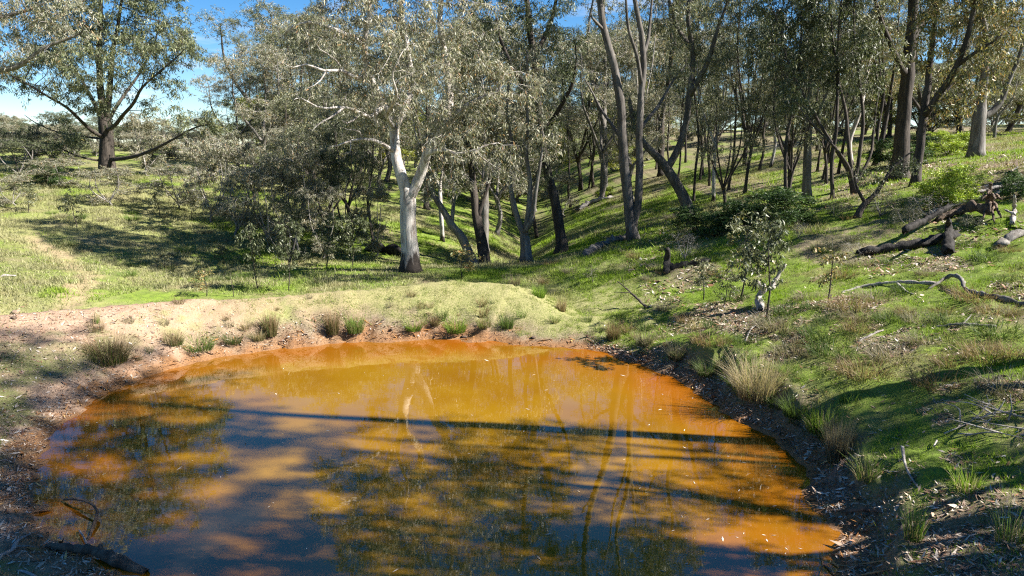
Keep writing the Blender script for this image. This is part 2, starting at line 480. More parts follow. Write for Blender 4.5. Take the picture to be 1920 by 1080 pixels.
STATS = []
def build_tree(stems, blobs, seed, D=0.3, n_attr=900, leaf=(0.14, 0.028), per=12, pal=None, spread=0.22, tip=0.006, expo=2.35,
               bark=None, twig_bark=None, sprout_z=2.0, jit=0.38, hang=0.8, leaf_r=None, bare=(), vary=0.35, split=0.045, minleaf=0.0, twigs=4.0):
    """stems: list of (points, r0, r1), the first from the ground; blobs: (centre, radii, weight). Local coordinates, base at 0."""
    rng = np.random.default_rng(seed)
    P, par, can, rmin = [], [], [], []
    for si, (pts, r0, r1) in enumerate(stems):
        pts = np.asarray(pts, float)
        L = np.linalg.norm(np.diff(pts, axis=0), axis=1).sum()
        n = max(3, int(L / D) + 1)
        C = catmull(pts, n)
        C[1:-1] += rng.normal(size=(n - 2, 3)) * D * 0.06
        if si == 0: prev = -1; st = 0
        else:
            dd = np.linalg.norm(np.array(P) - C[0], axis=1); prev = int(dd.argmin()); st = 1
        for k in range(st, n):
            P.append(C[k]); par.append(prev); prev = len(P) - 1
            can.append(C[k][2] > sprout_z and not (si in bare and k < n * 0.3)); 
            t = k / (n - 1); rmin.append(r0 * (1 - t) + r1 * t)
    nst = len(P)
    w = np.array([bl[2] for bl in blobs], float); w /= w.sum()
    A = []
    for (c, r, _), ww in zip(blobs, w):
        q = rng.normal(size=(max(4, int(n_attr * ww)), 3)); q /= np.linalg.norm(q, axis=1)[:, None]
        q *= (rng.random(len(q)) ** (1 / 2.4))[:, None]
        A.append(np.asarray(c) + q * np.asarray(r))
    A = np.vstack(A)
    if not any(can): can[-1] = True
    P, par = grow(P, par, can, A, D, D * 1.3, rng, jit=jit)
    N = len(P)
    R = np.zeros(N); acc = np.zeros(N); isleaf = np.ones(N, bool)
    isleaf[par[par >= 0]] = False
    for i in range(N - 1, -1, -1):
        R[i] = max(tip, acc[i] ** (1 / expo)) if acc[i] > 0 else tip
        if i < nst: R[i] = max(min(R[i], rmin[i] * 1.05), rmin[i])
        if par[i] >= 0: acc[par[i]] += R[i] ** expo
    # never thicker than what carries it
    for i in range(N):
        if par[i] >= 0: R[i] = min(R[i], R[par[i]])
    # chains
    big = np.full(N, -1); 
    order = np.argsort(R)
    for i in order:
        if par[i] >= 0: big[par[i]] = i
    for i in range(1, nst):          # stems stay continuous
        if par[i] == i - 1: big[i - 1] = i
    thick, thin = Tubes(), Tubes()
    started = np.zeros(N, bool)
    for i in range(N):
        p = par[i]
        if p >= 0 and big[p] == i: continue
        ch = [i]
        while big[ch[-1]] >= 0: ch.append(big[ch[-1]])
        idx = ([p] if p >= 0 else []) + ch
        if len(idx) < 2: continue
        rr = R[idx].copy()
        if p >= 0: rr[0] = min(rr[0], R[i] * 1.15)
        rr[-1] *= 0.6
        C = P[idx].copy()
        if len(C) > 3: C[1:-1] = 0.5 * C[1:-1] + 0.25 * (C[:-2] + C[2:])
        mx = rr.max()
        if i == 0:                   # flare at the foot
            h = C[:, 2] - C[0, 2]; rr *= 1 + 0.45 * np.exp(-h / (rr[0] * 1.3))
        (thick if mx > split else thin).add(C, rr, 10 if mx > 0.12 else 7 if mx > 0.05 else 4 if mx > 0.015 else 3, cap=mx > 0.05, rough=0.07 if mx > 0.06 else 0, rng=rng)
    res = {'trunk': thick.mesh('trunk', bark or BARK_GREY)}
    lr = leaf_r or tip * 2.4
    sel = np.where((R < lr) & (np.arange(N) >= nst) & (P[:, 2] > minleaf))[0]
    if per and len(sel):
        nt_ = rng.poisson(twigs, len(sel)); nt_[rng.random(len(sel)) < 0.34] = 0
        B = np.repeat(P[sel], nt_, 0); m_ = len(B)
        d = rng.normal(size=(m_, 3)); d[:, 2] = d[:, 2] * 0.7 - 0.1; d /= np.linalg.norm(d, axis=1)[:, None]
        E = B + d * (spread * 2.0 * rng.uniform(0.5, 1.25, m_))[:, None]
        E[:, 2] -= spread * 0.35
        w3 = np.cross(d, rng.normal(size=(m_, 3))); w3 /= np.linalg.norm(w3, axis=1)[:, None] + 1e-9
        w3 *= tip * 0.7
        TV = np.stack([B - w3, B + w3, E], 1).reshape(-1, 3)
        thin.V.append(TV); thin.L.append(np.arange(3 * m_) + thin.n); thin.S.append(np.arange(m_) * 3 + thin.nl); thin.n += 3 * m_; thin.nl += 3 * m_
        cnt = rng.poisson(per * 1.15, m_)
        t_ = (rng.random(cnt.sum()) ** 0.6)[:, None]
        Q = np.repeat(B, cnt, 0) * (1 - t_) + np.repeat(E, cnt, 0) * t_
        Q = Q + rng.normal(size=Q.shape) * spread * 0.22
        shade = np.repeat(rng.uniform(0.8, 1.2, m_), cnt)
        V, F, c = leaves(Q, rng, leaf[0], leaf[1], pal, hang, vary=vary)
        c = c * np.repeat(shade, 4)[:, None]
        l, s = quads(F)
        STATS.append((seed, N, len(sel), len(Q)))
        res['crown'] = mesh('crown', V, l, s, LEAF, c)
    if thin.V: res['branches'] = thin.mesh('branches', twig_bark or bark or BARK_GREY)
    return res
def place_tree(name, parts, loc, label, group=None, rz=0, sc=(1, 1, 1)):
    r = empty(name, loc, label, 'shrub' if 'shrub' in name or 'bush' in name else 'sapling' if 'sapling' in name else 'tree', group, rz, sc)
    for k in ('trunk', 'branches', 'crown'):
        if k in parts:
            c_ = link(k, parts[k], r)
            if k != 'trunk': c_['kind'] = 'stuff'
    return r

PAL_GREY = [(0.21, 0.21, 0.145, 5), (0.28, 0.27, 0.20, 4), (0.15, 0.16, 0.095, 4), (0.30, 0.23, 0.13, 1.0), (0.24, 0.14, 0.06, 0.5)]
PAL_OLIVE = [(0.135, 0.145, 0.08, 5), (0.195, 0.20, 0.125, 4), (0.09, 0.10, 0.05, 4), (0.26, 0.22, 0.08, 0.8)]
PAL_DARK = [(0.065, 0.082, 0.038, 5), (0.095, 0.11, 0.055, 4), (0.14, 0.15, 0.08, 2)]
PAL_WARM = [(0.19, 0.185, 0.085, 4), (0.27, 0.22, 0.08, 3), (0.30, 0.18, 0.065, 1.5), (0.13, 0.14, 0.055, 3)]
PAL_LIME = [(0.28, 0.38, 0.035, 5), (0.38, 0.46, 0.05, 4), (0.16, 0.23, 0.03, 3)]
PAL_GREEN = [(0.06, 0.11, 0.03, 5), (0.09, 0.15, 0.04, 4), (0.04, 0.07, 0.02, 3)]
PAL_GREY = [(a * 1.08, b_ * 1.06, c_ * 1.06, w_) for a, b_, c_, w_ in PAL_GREY]
PAL_OLIVE = [(a * 1.1, b_ * 1.1, c_ * 1.1, w_) for a, b_, c_, w_ in PAL_OLIVE]
PAL_DARK = [(a * 1, b_ * 1, c_ * 1, w_) for a, b_, c_, w_ in PAL_DARK]
PAL_WARM = [(a * 1.05, b_ * 1.05, c_ * 1.05, w_) for a, b_, c_, w_ in PAL_WARM]
PAL_GOLD = [(0.135, 0.155, 0.075, 5), (0.185, 0.20, 0.11, 4), (0.09, 0.105, 0.05, 4), (0.25, 0.22, 0.07, 0.7)]
PAL_DEAD = [(0.22, 0.19, 0.15, 5), (0.30, 0.26, 0.21, 3), (0.15, 0.12, 0.09, 3)]


# ------------------------------------------------------------------ the ground, one sheet out to the horizon
def spaced(lo, hi, step, far_lo, far_hi, g=1.11):
    a = list(np.arange(lo, hi + 1e-6, step))
    s, v = step, hi
    while v < far_hi: s *= g; v += s; a.append(v)
    s, v = step, lo
    while v > far_lo: s *= g; v -= s; a.insert(0, v)
    return np.array(a)
gxs = spaced(-11, 13, 0.075, -1200, 1200)
gys = spaced(3.2, 21, 0.075, -300, 1800)
mx_, my_ = np.meshgrid(gxs, gys, indexing='ij')
mz_ = land(mx_, my_)
s_ = pond_sdf(mx_, my_)
micro = 0.030 * (fbm(mx_ * 9, my_ * 9, 3) - 0.5) + 0.018 * (fbm(mx_ * 22, my_ * 22, 2) - 0.5)
mz_ = mz_ + np.where(s_ > 0.05, micro * sstep(0.05, 0.5, s_), 0)

TRACK = [hit(*p)[:2] for p in [(60, 610), (140, 560), (165, 520), (110, 480), (60, 440)]]
TRACK2 = [hit(*p)[:2] for p in [(150, 565), (172, 520), (185, 480), (230, 440), (330, 405)]]
def masks(x, y):
    """bare soil, wet mud, litter - where the ground itself is different"""
    s = pond_sdf(x, y) if np.size(x) > 5000 and np.ndim(x) == 2 else sdf(x, y)
    n1, n2 = fbm(x * 0.9, y * 0.9), fbm(x * 3.2 + 4, y * 3.2)
    n3 = fbm(x * 9 + 2, y * 9, 2)
    cd_, cp = polydist(x, y, CREST)
    u = np.interp(cp, [0, 0.40, 0.50, 0.60, 0.8, 1], [1, 1, 0.6, 0.2, 0.08, 0.05])
    soil = u * (1 - sstep(0.6, 1.15, cd_ + 1.6 * (n1 - 0.5) + 1.2 * (n2 - 0.5) + 0.9 * (n3 - 0.5)))
    t1, _ = polydist(x, y, TRACK); t2, _ = polydist(x, y, TRACK2)
    soil = np.maximum(soil, 0.6 * (1 - sstep(0.05, 0.5, t1 + 0.9 * (n2 - 0.5))))
    leftb = sstep(3.2, 4.6, -x) * (1 - sstep(12.4, 14.5, y)) * (1 - sstep(4.5, 7, s))
    soil = np.maximum(soil, leftb * sstep(0.36, 0.52, n1))
    mud = 1 - sstep(0.06, 0.40, s + 0.55 * (n2 - 0.5) + 0.35 * (n1 - 0.5))
    lit = leftb * 0.5
    near_r = sstep(2, 3.5, x) * (1 - sstep(8.3, 12.0, y + 2.2 * (n1 - 0.5) - 0.15 * (x - 5)))
    lit = np.maximum(lit, near_r * sstep(0.48, 0.64, n2 * 0.5 + n1 * 0.5))
    lit = np.maximum(lit, (1 - sstep(0.3, 0.8, s + 0.6 * (n2 - 0.5))) * 0.85)
    # shady creek floor and the rough slope on the right carry litter too
    lit = np.maximum(lit, 0.75 * sstep(8, 14, x) * sstep(15, 18, y) * sstep(0.42, 0.56, n1))
    lit = np.maximum(lit, 0.5 * sstep(0.55, 0.68, n1) * sstep(16, 20, y))
    lit = np.maximum(lit, 0.75 * sstep(2.5, 4, x) * sstep(0.54, 0.64, fbm(x * 0.7 + 60, y * 0.7) + 0.25 * (n2 - 0.5) + 0.15 * (n3 - 0.5)))
    return np.clip(soil, 0, 1), np.clip(mud, 0, 1), np.clip(lit, 0, 1)
mk = masks(mx_, my_)
_cd, _cp = polydist(mx_, my_, CREST)
dry_ = np.maximum((1 - sstep(1.4, 2.6, _cd + 1.2 * (fbm(mx_ * 1.5, my_ * 1.5) - 0.5))) * 0.9, 0.75 * sstep(5, 11, -mx_) * sstep(0.38, 0.58, fbm(mx_ * 0.4, my_ * 0.4 + 9)))
nx_, ny_ = mx_.shape
i_, j_ = np.meshgrid(np.arange(nx_ - 1), np.arange(ny_ - 1), indexing='ij')
F = np.stack([i_ * ny_ + j_, (i_ + 1) * ny_ + j_, (i_ + 1) * ny_ + j_ + 1, i_ * ny_ + j_ + 1], -1).reshape(-1, 4)
me = mesh('ground', np.stack([mx_, my_, mz_], -1).reshape(-1, 3), *quads(F), GROUND, smooth=True,
          attr={'mask': np.stack([m_.ravel() for m_ in mk], -1), 'dry': dry_.ravel()})
tag(link('ground', me), 'grassy valley floor and slopes with bare red dam wall', None, None, 'structure')

# ------------------------------------------------------------------ the pond
wx, wy = np.meshgrid(np.arange(-9, 7.01, 0.12), np.arange(2.5, 16.5, 0.12), indexing='ij')
ws = pond_sdf(wx, wy)
n0, n1_ = wx.shape
i_, j_ = np.meshgrid(np.arange(n0 - 1), np.arange(n1_ - 1), indexing='ij')
F = np.stack([i_ * n1_ + j_, (i_ + 1) * n1_ + j_, (i_ + 1) * n1_ + j_ + 1, i_ * n1_ + j_ + 1], -1).reshape(-1, 4)
F = F[ws.ravel()[F].min(1) < 0.22]
used, inv = np.unique(F, return_inverse=True)
dep = sstep(0.1, 2.2, -ws + 0.9 * (fbm(wx * 0.8, wy * 0.8) - 0.5))
V = np.stack([wx, wy, np.zeros_like(wx)], -1).reshape(-1, 3)[used]
me = mesh('pond_water', V, *quads(inv.reshape(-1, 4)), WATER, smooth=True, attr={'depth': dep.ravel()[used]})
tag(link('pond_water', me), 'still muddy orange water of the pond', None, None, 'structure')

# ------------------------------------------------------------------ named trees, each with stems and crown of its own
def px_stem(pts, Y, base, dy=None):
    out = []
    for k, p in enumerate(pts):
        yy = Y + (p[2] if len(p) > 2 else 0)
        out.append(at(p[0], p[1], yy) - base)
    return np.array(out)
def px_blob(px, py, rx, rz, dY, base, Y, ry=None, w=None):
    c = at(px, py, Y + dY) - base
    k = Y / FPX
    r = (rx * k, (ry if ry else 0.8 * (rx + rz) / 2 * k), rz * k)
    return (c, r, w if w else rx * rz / 5000.0)
def px_tree(name, label, Y, foot, stems, blobs, seed, **kw):
    base = np.array((at(foot[0], foot[1], Y)[0], Y, 0.0))
    base[2] = float(ground(base[0], base[1])) - 0.06
    st = []
    for k, (pts, r0, r1) in enumerate(stems):
        q = px_stem(pts, Y, base)
        if k == 0: q = np.vstack([[0, 0, 0], q[1:] if q[0][2] < 0.4 else q])
        st.append((q, r0, r1))
    bl = [px_blob(*b_, base=base, Y=Y) for b_ in blobs]
    parts = build_tree(st, bl, seed, **kw)
    return place_tree(name, parts, base, label)

# pale gum in the middle, forked low, with bare white limbs
px_tree('gum_tree', 'large pale-barked gum with forked white trunk just behind the dam wall', 20.5, (770, 535),
    [([(770, 545), (768, 480), (766, 420), (766, 372)], 0.245, 0.205),
     ([(766, 376), (752, 325), (741, 290, .2), (738, 240, .4), (716, 190, .3), (692, 140, 0), (682, 80, -.3), (695, 10, -.5), (690, -80, -.4)], 0.17, 0.04),
     ([(766, 376), (786, 335), (800, 290, -.3), (828, 250, -.7), (858, 212, -1.0), (895, 185, -1.2), (940, 172, -1.3)], 0.17, 0.03),
     ([(741, 290, .2), (722, 270, -.2), (690, 260, -.6), (650, 264, -1.0), (630, 276, -1.1), (618, 274, -1.2)], 0.07, 0.006),
     ([(716, 190, .3), (700, 222, -.3), (672, 210, -.8), (640, 200, -1.1), (600, 206, -1.4), (565, 182, -1.6), (548, 190, -1.7)], 0.07, 0.006),
     ([(692, 140, 0), (668, 150, -.7), (640, 128, -1.2), (610, 135, -1.6), (575, 118, -1.8), (550, 130, -1.9), (532, 118, -2.0)], 0.06, 0.006),
     ([(828, 250, -.7), (845, 190, -.3), (838, 120, .2), (825, 40, .4), (830, -60, .5), (815, -150, .4)], 0.13, 0.04),
     ([(738, 240, .4), (770, 180, 1.0), (765, 100, 1.4), (750, 10, 1.5), (740, -120, 1.3)], 0.12, 0.04),
     ([(672, 210, -.8), (655, 235, -1.2), (640, 225, -1.5)], 0.04, 0.012),
     ([(800, 290, -.3), (830, 280, -1.2), (860, 290, -1.8), (905, 275, -2.0)], 0.07, 0.02),
     ([(682, 80, -.3), (640, 60, -.6), (580, 40, -.7), (530, 60, -.7)], 0.08, 0.02),
     ([(690, 260, -.6), (672, 240, -1.0), (655, 246, -1.3), (640, 238, -1.5)], 0.03, 0.006),
     ([(668, 262, -.8), (655, 285, -1.1), (640, 290, -1.2)], 0.025, 0.005),
     ([(640, 200, -1.1), (622, 222, -1.5), (600, 228, -1.7), (585, 245, -1.9)], 0.035, 0.006),
     ([(640, 128, -1.2), (625, 105, -1.6), (600, 98, -1.9), (588, 80, -2.0)], 0.035, 0.006),
     ([(610, 135, -1.6), (598, 158, -1.9), (575, 166, -2.1)], 0.03, 0.005),
     ([(700, 222, -.3), (712, 240, -1.2), (700, 205, -1.7), (722, 180, -2.0), (715, 150, -2.2)], 0.045, 0.008),
     ([(738, 240, .4), (725, 215, -.9), (745, 180, -1.8), (735, 140, -2.2), (750, 105, -2.4)], 0.06, 0.01)],
    [(700, 50, 110, 80, -.6), (810, 50, 105, 80, 0), (615, 70, 85, 65, -.6), (885, 150, 95, 60, -1.2), (960, 170, 60, 45, -1.0),
     (880, 275, 80, 55, -1.7), (940, 320, 60, 45, -1.6), (770, 160, 90, 70, -1.2), (835, 220, 70, 50, -1.4), (620, 170, 75, 50, -.8), (860, 340, 60, 35, -1.5),
     (700, -60, 130, 80, 0), (830, -80, 110, 80, .3), (645, -40, 80, 70, .2), (740, -190, 120, 80, .6), (830, -180, 80, 70, .4), (900, 40, 70, 60, .2),
     (690, 230, 60, 40, 1.0)],
    101, D=0.24, n_attr=2300, per=13, leaf=(0.13, 0.023), pal=PAL_GREY, bark=BARK_PALE, twig_bark=BARK_DEAD, spread=0.17, sprout_z=3.0, tip=0.006)

# spreading tree on the left rise
px_tree('spreading_tree', 'big spreading dark-limbed tree alone on the left rise against the sky', 33.0, (200, 306),
    [([(200, 310), (200, 280), (198, 250), (197, 225)], 0.31, 0.26),
     ([(197, 228), (188, 170), (186, 100), (190, 30), (186, -60), (190, -150)], 0.17, 0.04),
     ([(198, 228), (207, 160), (213, 90), (225, 20), (235, -60)], 0.15, 0.04),
     ([(198, 250), (225, 225, -1), (250, 195, -2), (270, 160, -2.6), (310, 125, -3), (345, 95, -3)], 0.095, 0.02),
     ([(199, 262), (165, 240, -1), (130, 205, -2), (90, 180, -2.6), (40, 150, -3), (5, 135, -3)], 0.085, 0.02),
     ([(200, 300), (240, 296, -.6), (285, 282, -1.2), (325, 262, -1.6), (365, 240, -2), (400, 232, -2.2)], 0.095, 0.02),
     ([(200, 300), (165, 300, -.4), (125, 285, -.8), (100, 268, -1)], 0.055, 0.015),
     ([(197, 235), (225, 190, 1.5), (260, 140, 2.6), (290, 80, 3), (300, 20, 3)], 0.095, 0.02),
     ([(197, 235), (170, 180, 1.5), (140, 130, 2.5), (110, 80, 3), (95, 20, 3)], 0.095, 0.02),
     ([(199, 262), (150, 255, 1), (110, 248, 1.6), (70, 232, 2), (45, 215, 2)], 0.055, 0.015)],
    [(190, 20, 120, 70, 0), (100, 60, 90, 60, 1), (290, 40, 80, 65, 1), (330, 95, 50, 45, -2.5), (60, 130, 70, 40, -2), (150, 110, 80, 45, -2.5), (250, 110, 70, 45, -2.5),
     (180, -80, 130, 70, 0), (280, -50, 80, 60, 0), (70, -30, 90, 60, 0), (190, -170, 100, 60, 0), (30, 160, 50, 25, -2), (320, 150, 40, 30, -2.5), (385, 232, 50, 28, -2),
     (90, 228, 50, 16, 1), (300, 190, 45, 20, -1), (340, 60, 40, 45, 0), (180, 190, 30, 40, -1.5), (110, 265, 40, 20, -1)],
    102, twigs=5.0, D=0.36, n_attr=2600, per=15, leaf=(0.16, 0.032), pal=PAL_GOLD, bark=BARK_DARK, spread=0.24, sprout_z=1.6, tip=0.010)

# limb of a tree that stands outside the left edge
px_tree('gum_tree', 'pale-limbed gum leaning in at the top left corner of the view', 22.0, (-210, 480),
    [([(-210, 480), (-200, 350), (-170, 240), (-120, 170)], 0.30, 0.22),
     ([(-120, 170), (-60, 150), (0, 135), (45, 118), (85, 88), (130, 72), (160, 60)], 0.11, 0.02),
     ([(-120, 170), (-80, 80), (-20, 40), (50, 20), (100, 0)], 0.12, 0.02),
     ([(-120, 170), (-150, 60), (-140, -80), (-120, -200)], 0.16, 0.04)],
    [(30, 20, 110, 60, 0), (110, 50, 60, 40, 0), (-80, 40, 120, 90, 0), (60, 90, 60, 30, 0), (-100, -120, 140, 100, 0), (20, -80, 110, 70, .5), (-220, 100, 100, 90, 0), (130, 10, 60, 40, -.5)],
    103, D=0.28, n_attr=1000, per=13, leaf=(0.14, 0.026), pal=PAL_GREY, bark=BARK_GREY, twig_bark=BARK_DEAD, spread=0.2, sprout_z=3.5)

# dark leaning trunk right of centre
px_tree('gum_tree', 'dark straight trunk leaning left on the slope behind the dam', 25.0, (1052, 446),
    [([(1052, 448), (1042, 390), (1028, 330), (1014, 260), (1008, 190), (1000, 110), (990, 30), (985, -60), (990, -160)], 0.21, 0.06),
     ([(1014, 260), (1050, 200, -1), (1075, 150, -1.5), (1080, 90, -1.5)], 0.10, 0.03),
     ([(1008, 190), (970, 140, -1), (940, 80, -1), (930, 20, -1)], 0.10, 0.03),
     ([(1000, 110), (1030, 50, 1), (1045, -10, 1), (1050, -80, 1)], 0.10, 0.03)],
    [(1000, 60, 80, 70, 0), (930, 60, 60, 60, -1), (1050, 100, 45, 60, -1.5), (1000, -40, 90, 70, 0), (1040, 20, 40, 60, -.5), (980, -150, 80, 70, 0), (1020, 210, 45, 45, -1),
     (1005, 300, 30, 50, -.5), (910, 0, 60, 60, 0), (880, 110, 40, 40, -.5)],
    104, D=0.28, n_attr=1250, per=14, leaf=(0.14, 0.026), pal=PAL_DARK, bark=BARK_DARK, spread=0.2, sprout_z=3.0)

# tall twin trunks
px_tree('twin_trunk_gum', 'tall gum with two bare grey trunks rising out of the top of the view', 22.0, (1188, 432),
    [([(1183, 436), (1178, 380), (1172, 310), (1166, 240), (1163, 185), (1150, 120), (1133, 60), (1124, 0), (1118, -90), (1130, -190), (1120, -270)], 0.165, 0.05),
     ([(1188, 425), (1196, 380), (1198, 310), (1200, 240), (1203, 160), (1206, 90), (1196, 30), (1186, -40), (1200, -130), (1195, -230)], 0.125, 0.04),
     ([(1203, 160), (1192, 100, -.3), (1178, 50, -.5), (1174, 0, -.6), (1165, -90, -.8)], 0.06, 0.02),
     ([(1206, 110), (1218, 60, .4), (1222, 0, .6), (1240, -90, .8)], 0.06, 0.02),
     ([(1133, 60), (1113, 38, -.4), (1108, 30, -.5)], 0.05, 0.03),
     ([(1166, 260), (1140, 225, 1), (1120, 190, 1.6), (1098, 150, 2)], 0.06, 0.02),
     ([(1200, 240), (1235, 200, .8), (1262, 150, 1.2), (1290, 120, 1.5)], 0.06, 0.02)],
    [(1110, -110, 90, 60, 0), (1190, -160, 110, 80, 0), (1250, -80, 80, 50, .6), (1120, -260, 110, 80, 0), (1210, -290, 110, 80, 0), (1080, -180, 80, 60, .5), (1270, -200, 80, 70, .5),
     (1100, 150, 35, 30, 2), (1275, 130, 40, 30, 1.3), (1205, 20, 35, 25, .5), (1185, 230, 30, 30, .8)],
    105, D=0.28, n_attr=1150, per=13, leaf=(0.14, 0.025), pal=PAL_OLIVE, bark=BARK_STONE, spread=0.2, sprout_z=3.4)

# low forking grey gum in the gully
px_tree('forked_gum', 'slim grey gum forking into three stems in the gully right of the pale gum', 22.6, (985, 492),
    [([(986, 496), (986, 470), (984, 445)], 0.17, 0.15),
     ([(984, 447), (972, 415), (962, 380), (955, 330), (960, 270), (950, 210), (955, 140)], 0.10, 0.03),
     ([(984, 447), (990, 400), (994, 350), (986, 290), (990, 230), (985, 160), (990, 100)], 0.10, 0.03),
     ([(985, 440), (1000, 400, -.3), (1004, 360, -.5), (1012, 310, -.6), (1020, 250, -.6)], 0.09, 0.03)],
    [(960, 210, 50, 50, 0), (1000, 190, 40, 50, 0), (1020, 250, 35, 40, -.5), (940, 260, 40, 35, 0), (985, 110, 50, 45, 0), (930, 160, 40, 40, .3)],
    106, D=0.24, n_attr=520, per=12, leaf=(0.15, 0.03), pal=PAL_GREY, bark=BARK_GREY, spread=0.18, sprout_z=2.4)
px_tree('gum_tree', 'dark trunk leaning left in the gully between pale gum and forked gum', 23.4, (908, 490),
    [([(910, 492), (903, 450), (893, 410), (888, 360), (880, 290), (868, 220)], 0.20, 0.06),
     ([(893, 410), (915, 350), (925, 290), (935, 240)], 0.08, 0.02)],
    [(870, 210, 60, 50, 0), (900, 270, 50, 40, 0), (930, 240, 40, 40, 0), (850, 290, 40, 40, 0), (880, 140, 50, 40, 0)],
    107, D=0.26, n_attr=520, per=12, leaf=(0.15, 0.032), pal=PAL_WARM, bark=BARK_DARK, spread=0.2, sprout_z=2.2)
px_tree('leaning_gum', 'pale-footed thin tree bowing far left out of the gully behind pale gum', 22.8, (888, 500),
    [([(890, 505), (878, 470), (862, 440), (845, 420), (825, 385), (810, 360), (800, 320), (805, 260)], 0.16, 0.04),
     ([(845, 420), (852, 370), (848, 320), (860, 270)], 0.07, 0.02)],
    [(810, 290, 50, 40, 0), (855, 290, 40, 40, 0), (790, 340, 40, 30, 0), (830, 240, 50, 35, 0)],
    108, D=0.26, n_attr=380, per=11, leaf=(0.15, 0.032), pal=PAL_GREY, bark=BARK_GREY, spread=0.2, sprout_z=1.8)
# heavy grey trunk leaning left, right of the twin trunks
px_tree('leaning_gum', 'thick grey trunk leaning left on slope, right of the twin grey trunks', 25.5, (1288, 385),
    [([(1290, 388), (1275, 355), (1252, 318), (1228, 290), (1212, 275), (1190, 240), (1180, 190)], 0.23, 0.07),
     ([(1252, 318), (1282, 250), (1292, 180), (1300, 100), (1290, 20), (1310, -80), (1300, -170)], 0.13, 0.04),
     ([(1292, 180), (1330, 110, -.5), (1350, 40, -.6), (1380, -40, -.6)], 0.10, 0.03),
     ([(1300, 100), (1265, 40, .5), (1250, -30, .6)], 0.09, 0.03)],
    [(1300, 40, 70, 70, 0), (1370, 10, 60, 60, -.5), (1250, 10, 60, 60, .5), (1310, -90, 100, 80, 0), (1310, -190, 90, 70, 0), (1180, 200, 40, 40, 0), (1340, 110, 45, 35, -.5), (1250, 130, 40, 40, .5)],
    109, twigs=3.6, D=0.28, n_attr=1050, per=13, leaf=(0.14, 0.026), pal=PAL_OLIVE, bark=BARK_STONE, spread=0.2, sprout_z=2.6)
# multi-stemmed dark tree in front of the clearing
px_tree('many_stemmed_tree', 'thin many-stemmed dark tree fanning up before the grassy clearing', 22.0, (1604, 372),
    [([(1604, 376), (1600, 350), (1597, 335)], 0.11, 0.10),
     ([(1597, 337), (1580, 300), (1548, 250), (1520, 205), (1490, 150), (1470, 90), (1455, 30)], 0.065, 0.02),
     ([(1597, 335), (1592, 280), (1585, 210), (1570, 140), (1560, 60), (1555, -30)], 0.065, 0.02),
     ([(1600, 345), (1612, 290), (1618, 220), (1612, 150), (1600, 60), (1605, -40)], 0.065, 0.02),
     ([(1597, 336), (1590, 310, -.4), (1560, 270, -.9), (1525, 235, -1.2), (1505, 215, -1.4)], 0.05, 0.015),
     ([(1604, 350), (1632, 290, .3), (1640, 220, .5), (1650, 140, .6), (1645, 60, .6)], 0.05, 0.018)],
    [(1470, 90, 60, 50, 0), (1530, 60, 60, 60, 0), (1600, 60, 60, 60, 0), (1650, 90, 40, 60, .4), (1560, 150, 50, 40, 0), (1490, 170, 45, 35, -1), (1560, -50, 90, 60, 0), (1620, 180, 40, 40, .3), (1460, 10, 60, 50, 0)],
    110, twigs=3.6, D=0.26, n_attr=1000, per=12, leaf=(0.14, 0.034), pal=PAL_DARK, bark=BARK_DARK, spread=0.19, sprout_z=2.2)
px_tree('gum_tree', 'slim grey-stemmed gum with wide fork left of the many-stemmed dark tree', 24.0, (1514, 352),
    [([(1512, 356), (1514, 300), (1516, 240), (1512, 225)], 0.14, 0.10),
     ([(1512, 230), (1495, 190), (1470, 140), (1450, 90), (1440, 30)], 0.07, 0.02),
     ([(1514, 235), (1518, 170), (1528, 100), (1535, 20), (1530, -60)], 0.08, 0.02),
     ([(1516, 250), (1540, 200), (1560, 150), (1580, 100)], 0.05, 0.02)],
    [(1440, 60, 50, 50, 0), (1530, 40, 60, 60, 0), (1490, 0, 60, 50, 0), (1570, 120, 40, 40, 0), (1530, -70, 70, 60, 0), (1420, 110, 40, 40, 0)],
    111, twigs=3.6, D=0.28, n_attr=700, per=12, leaf=(0.15, 0.034), pal=PAL_OLIVE, bark=BARK_GREY, spread=0.2, sprout_z=2.8)
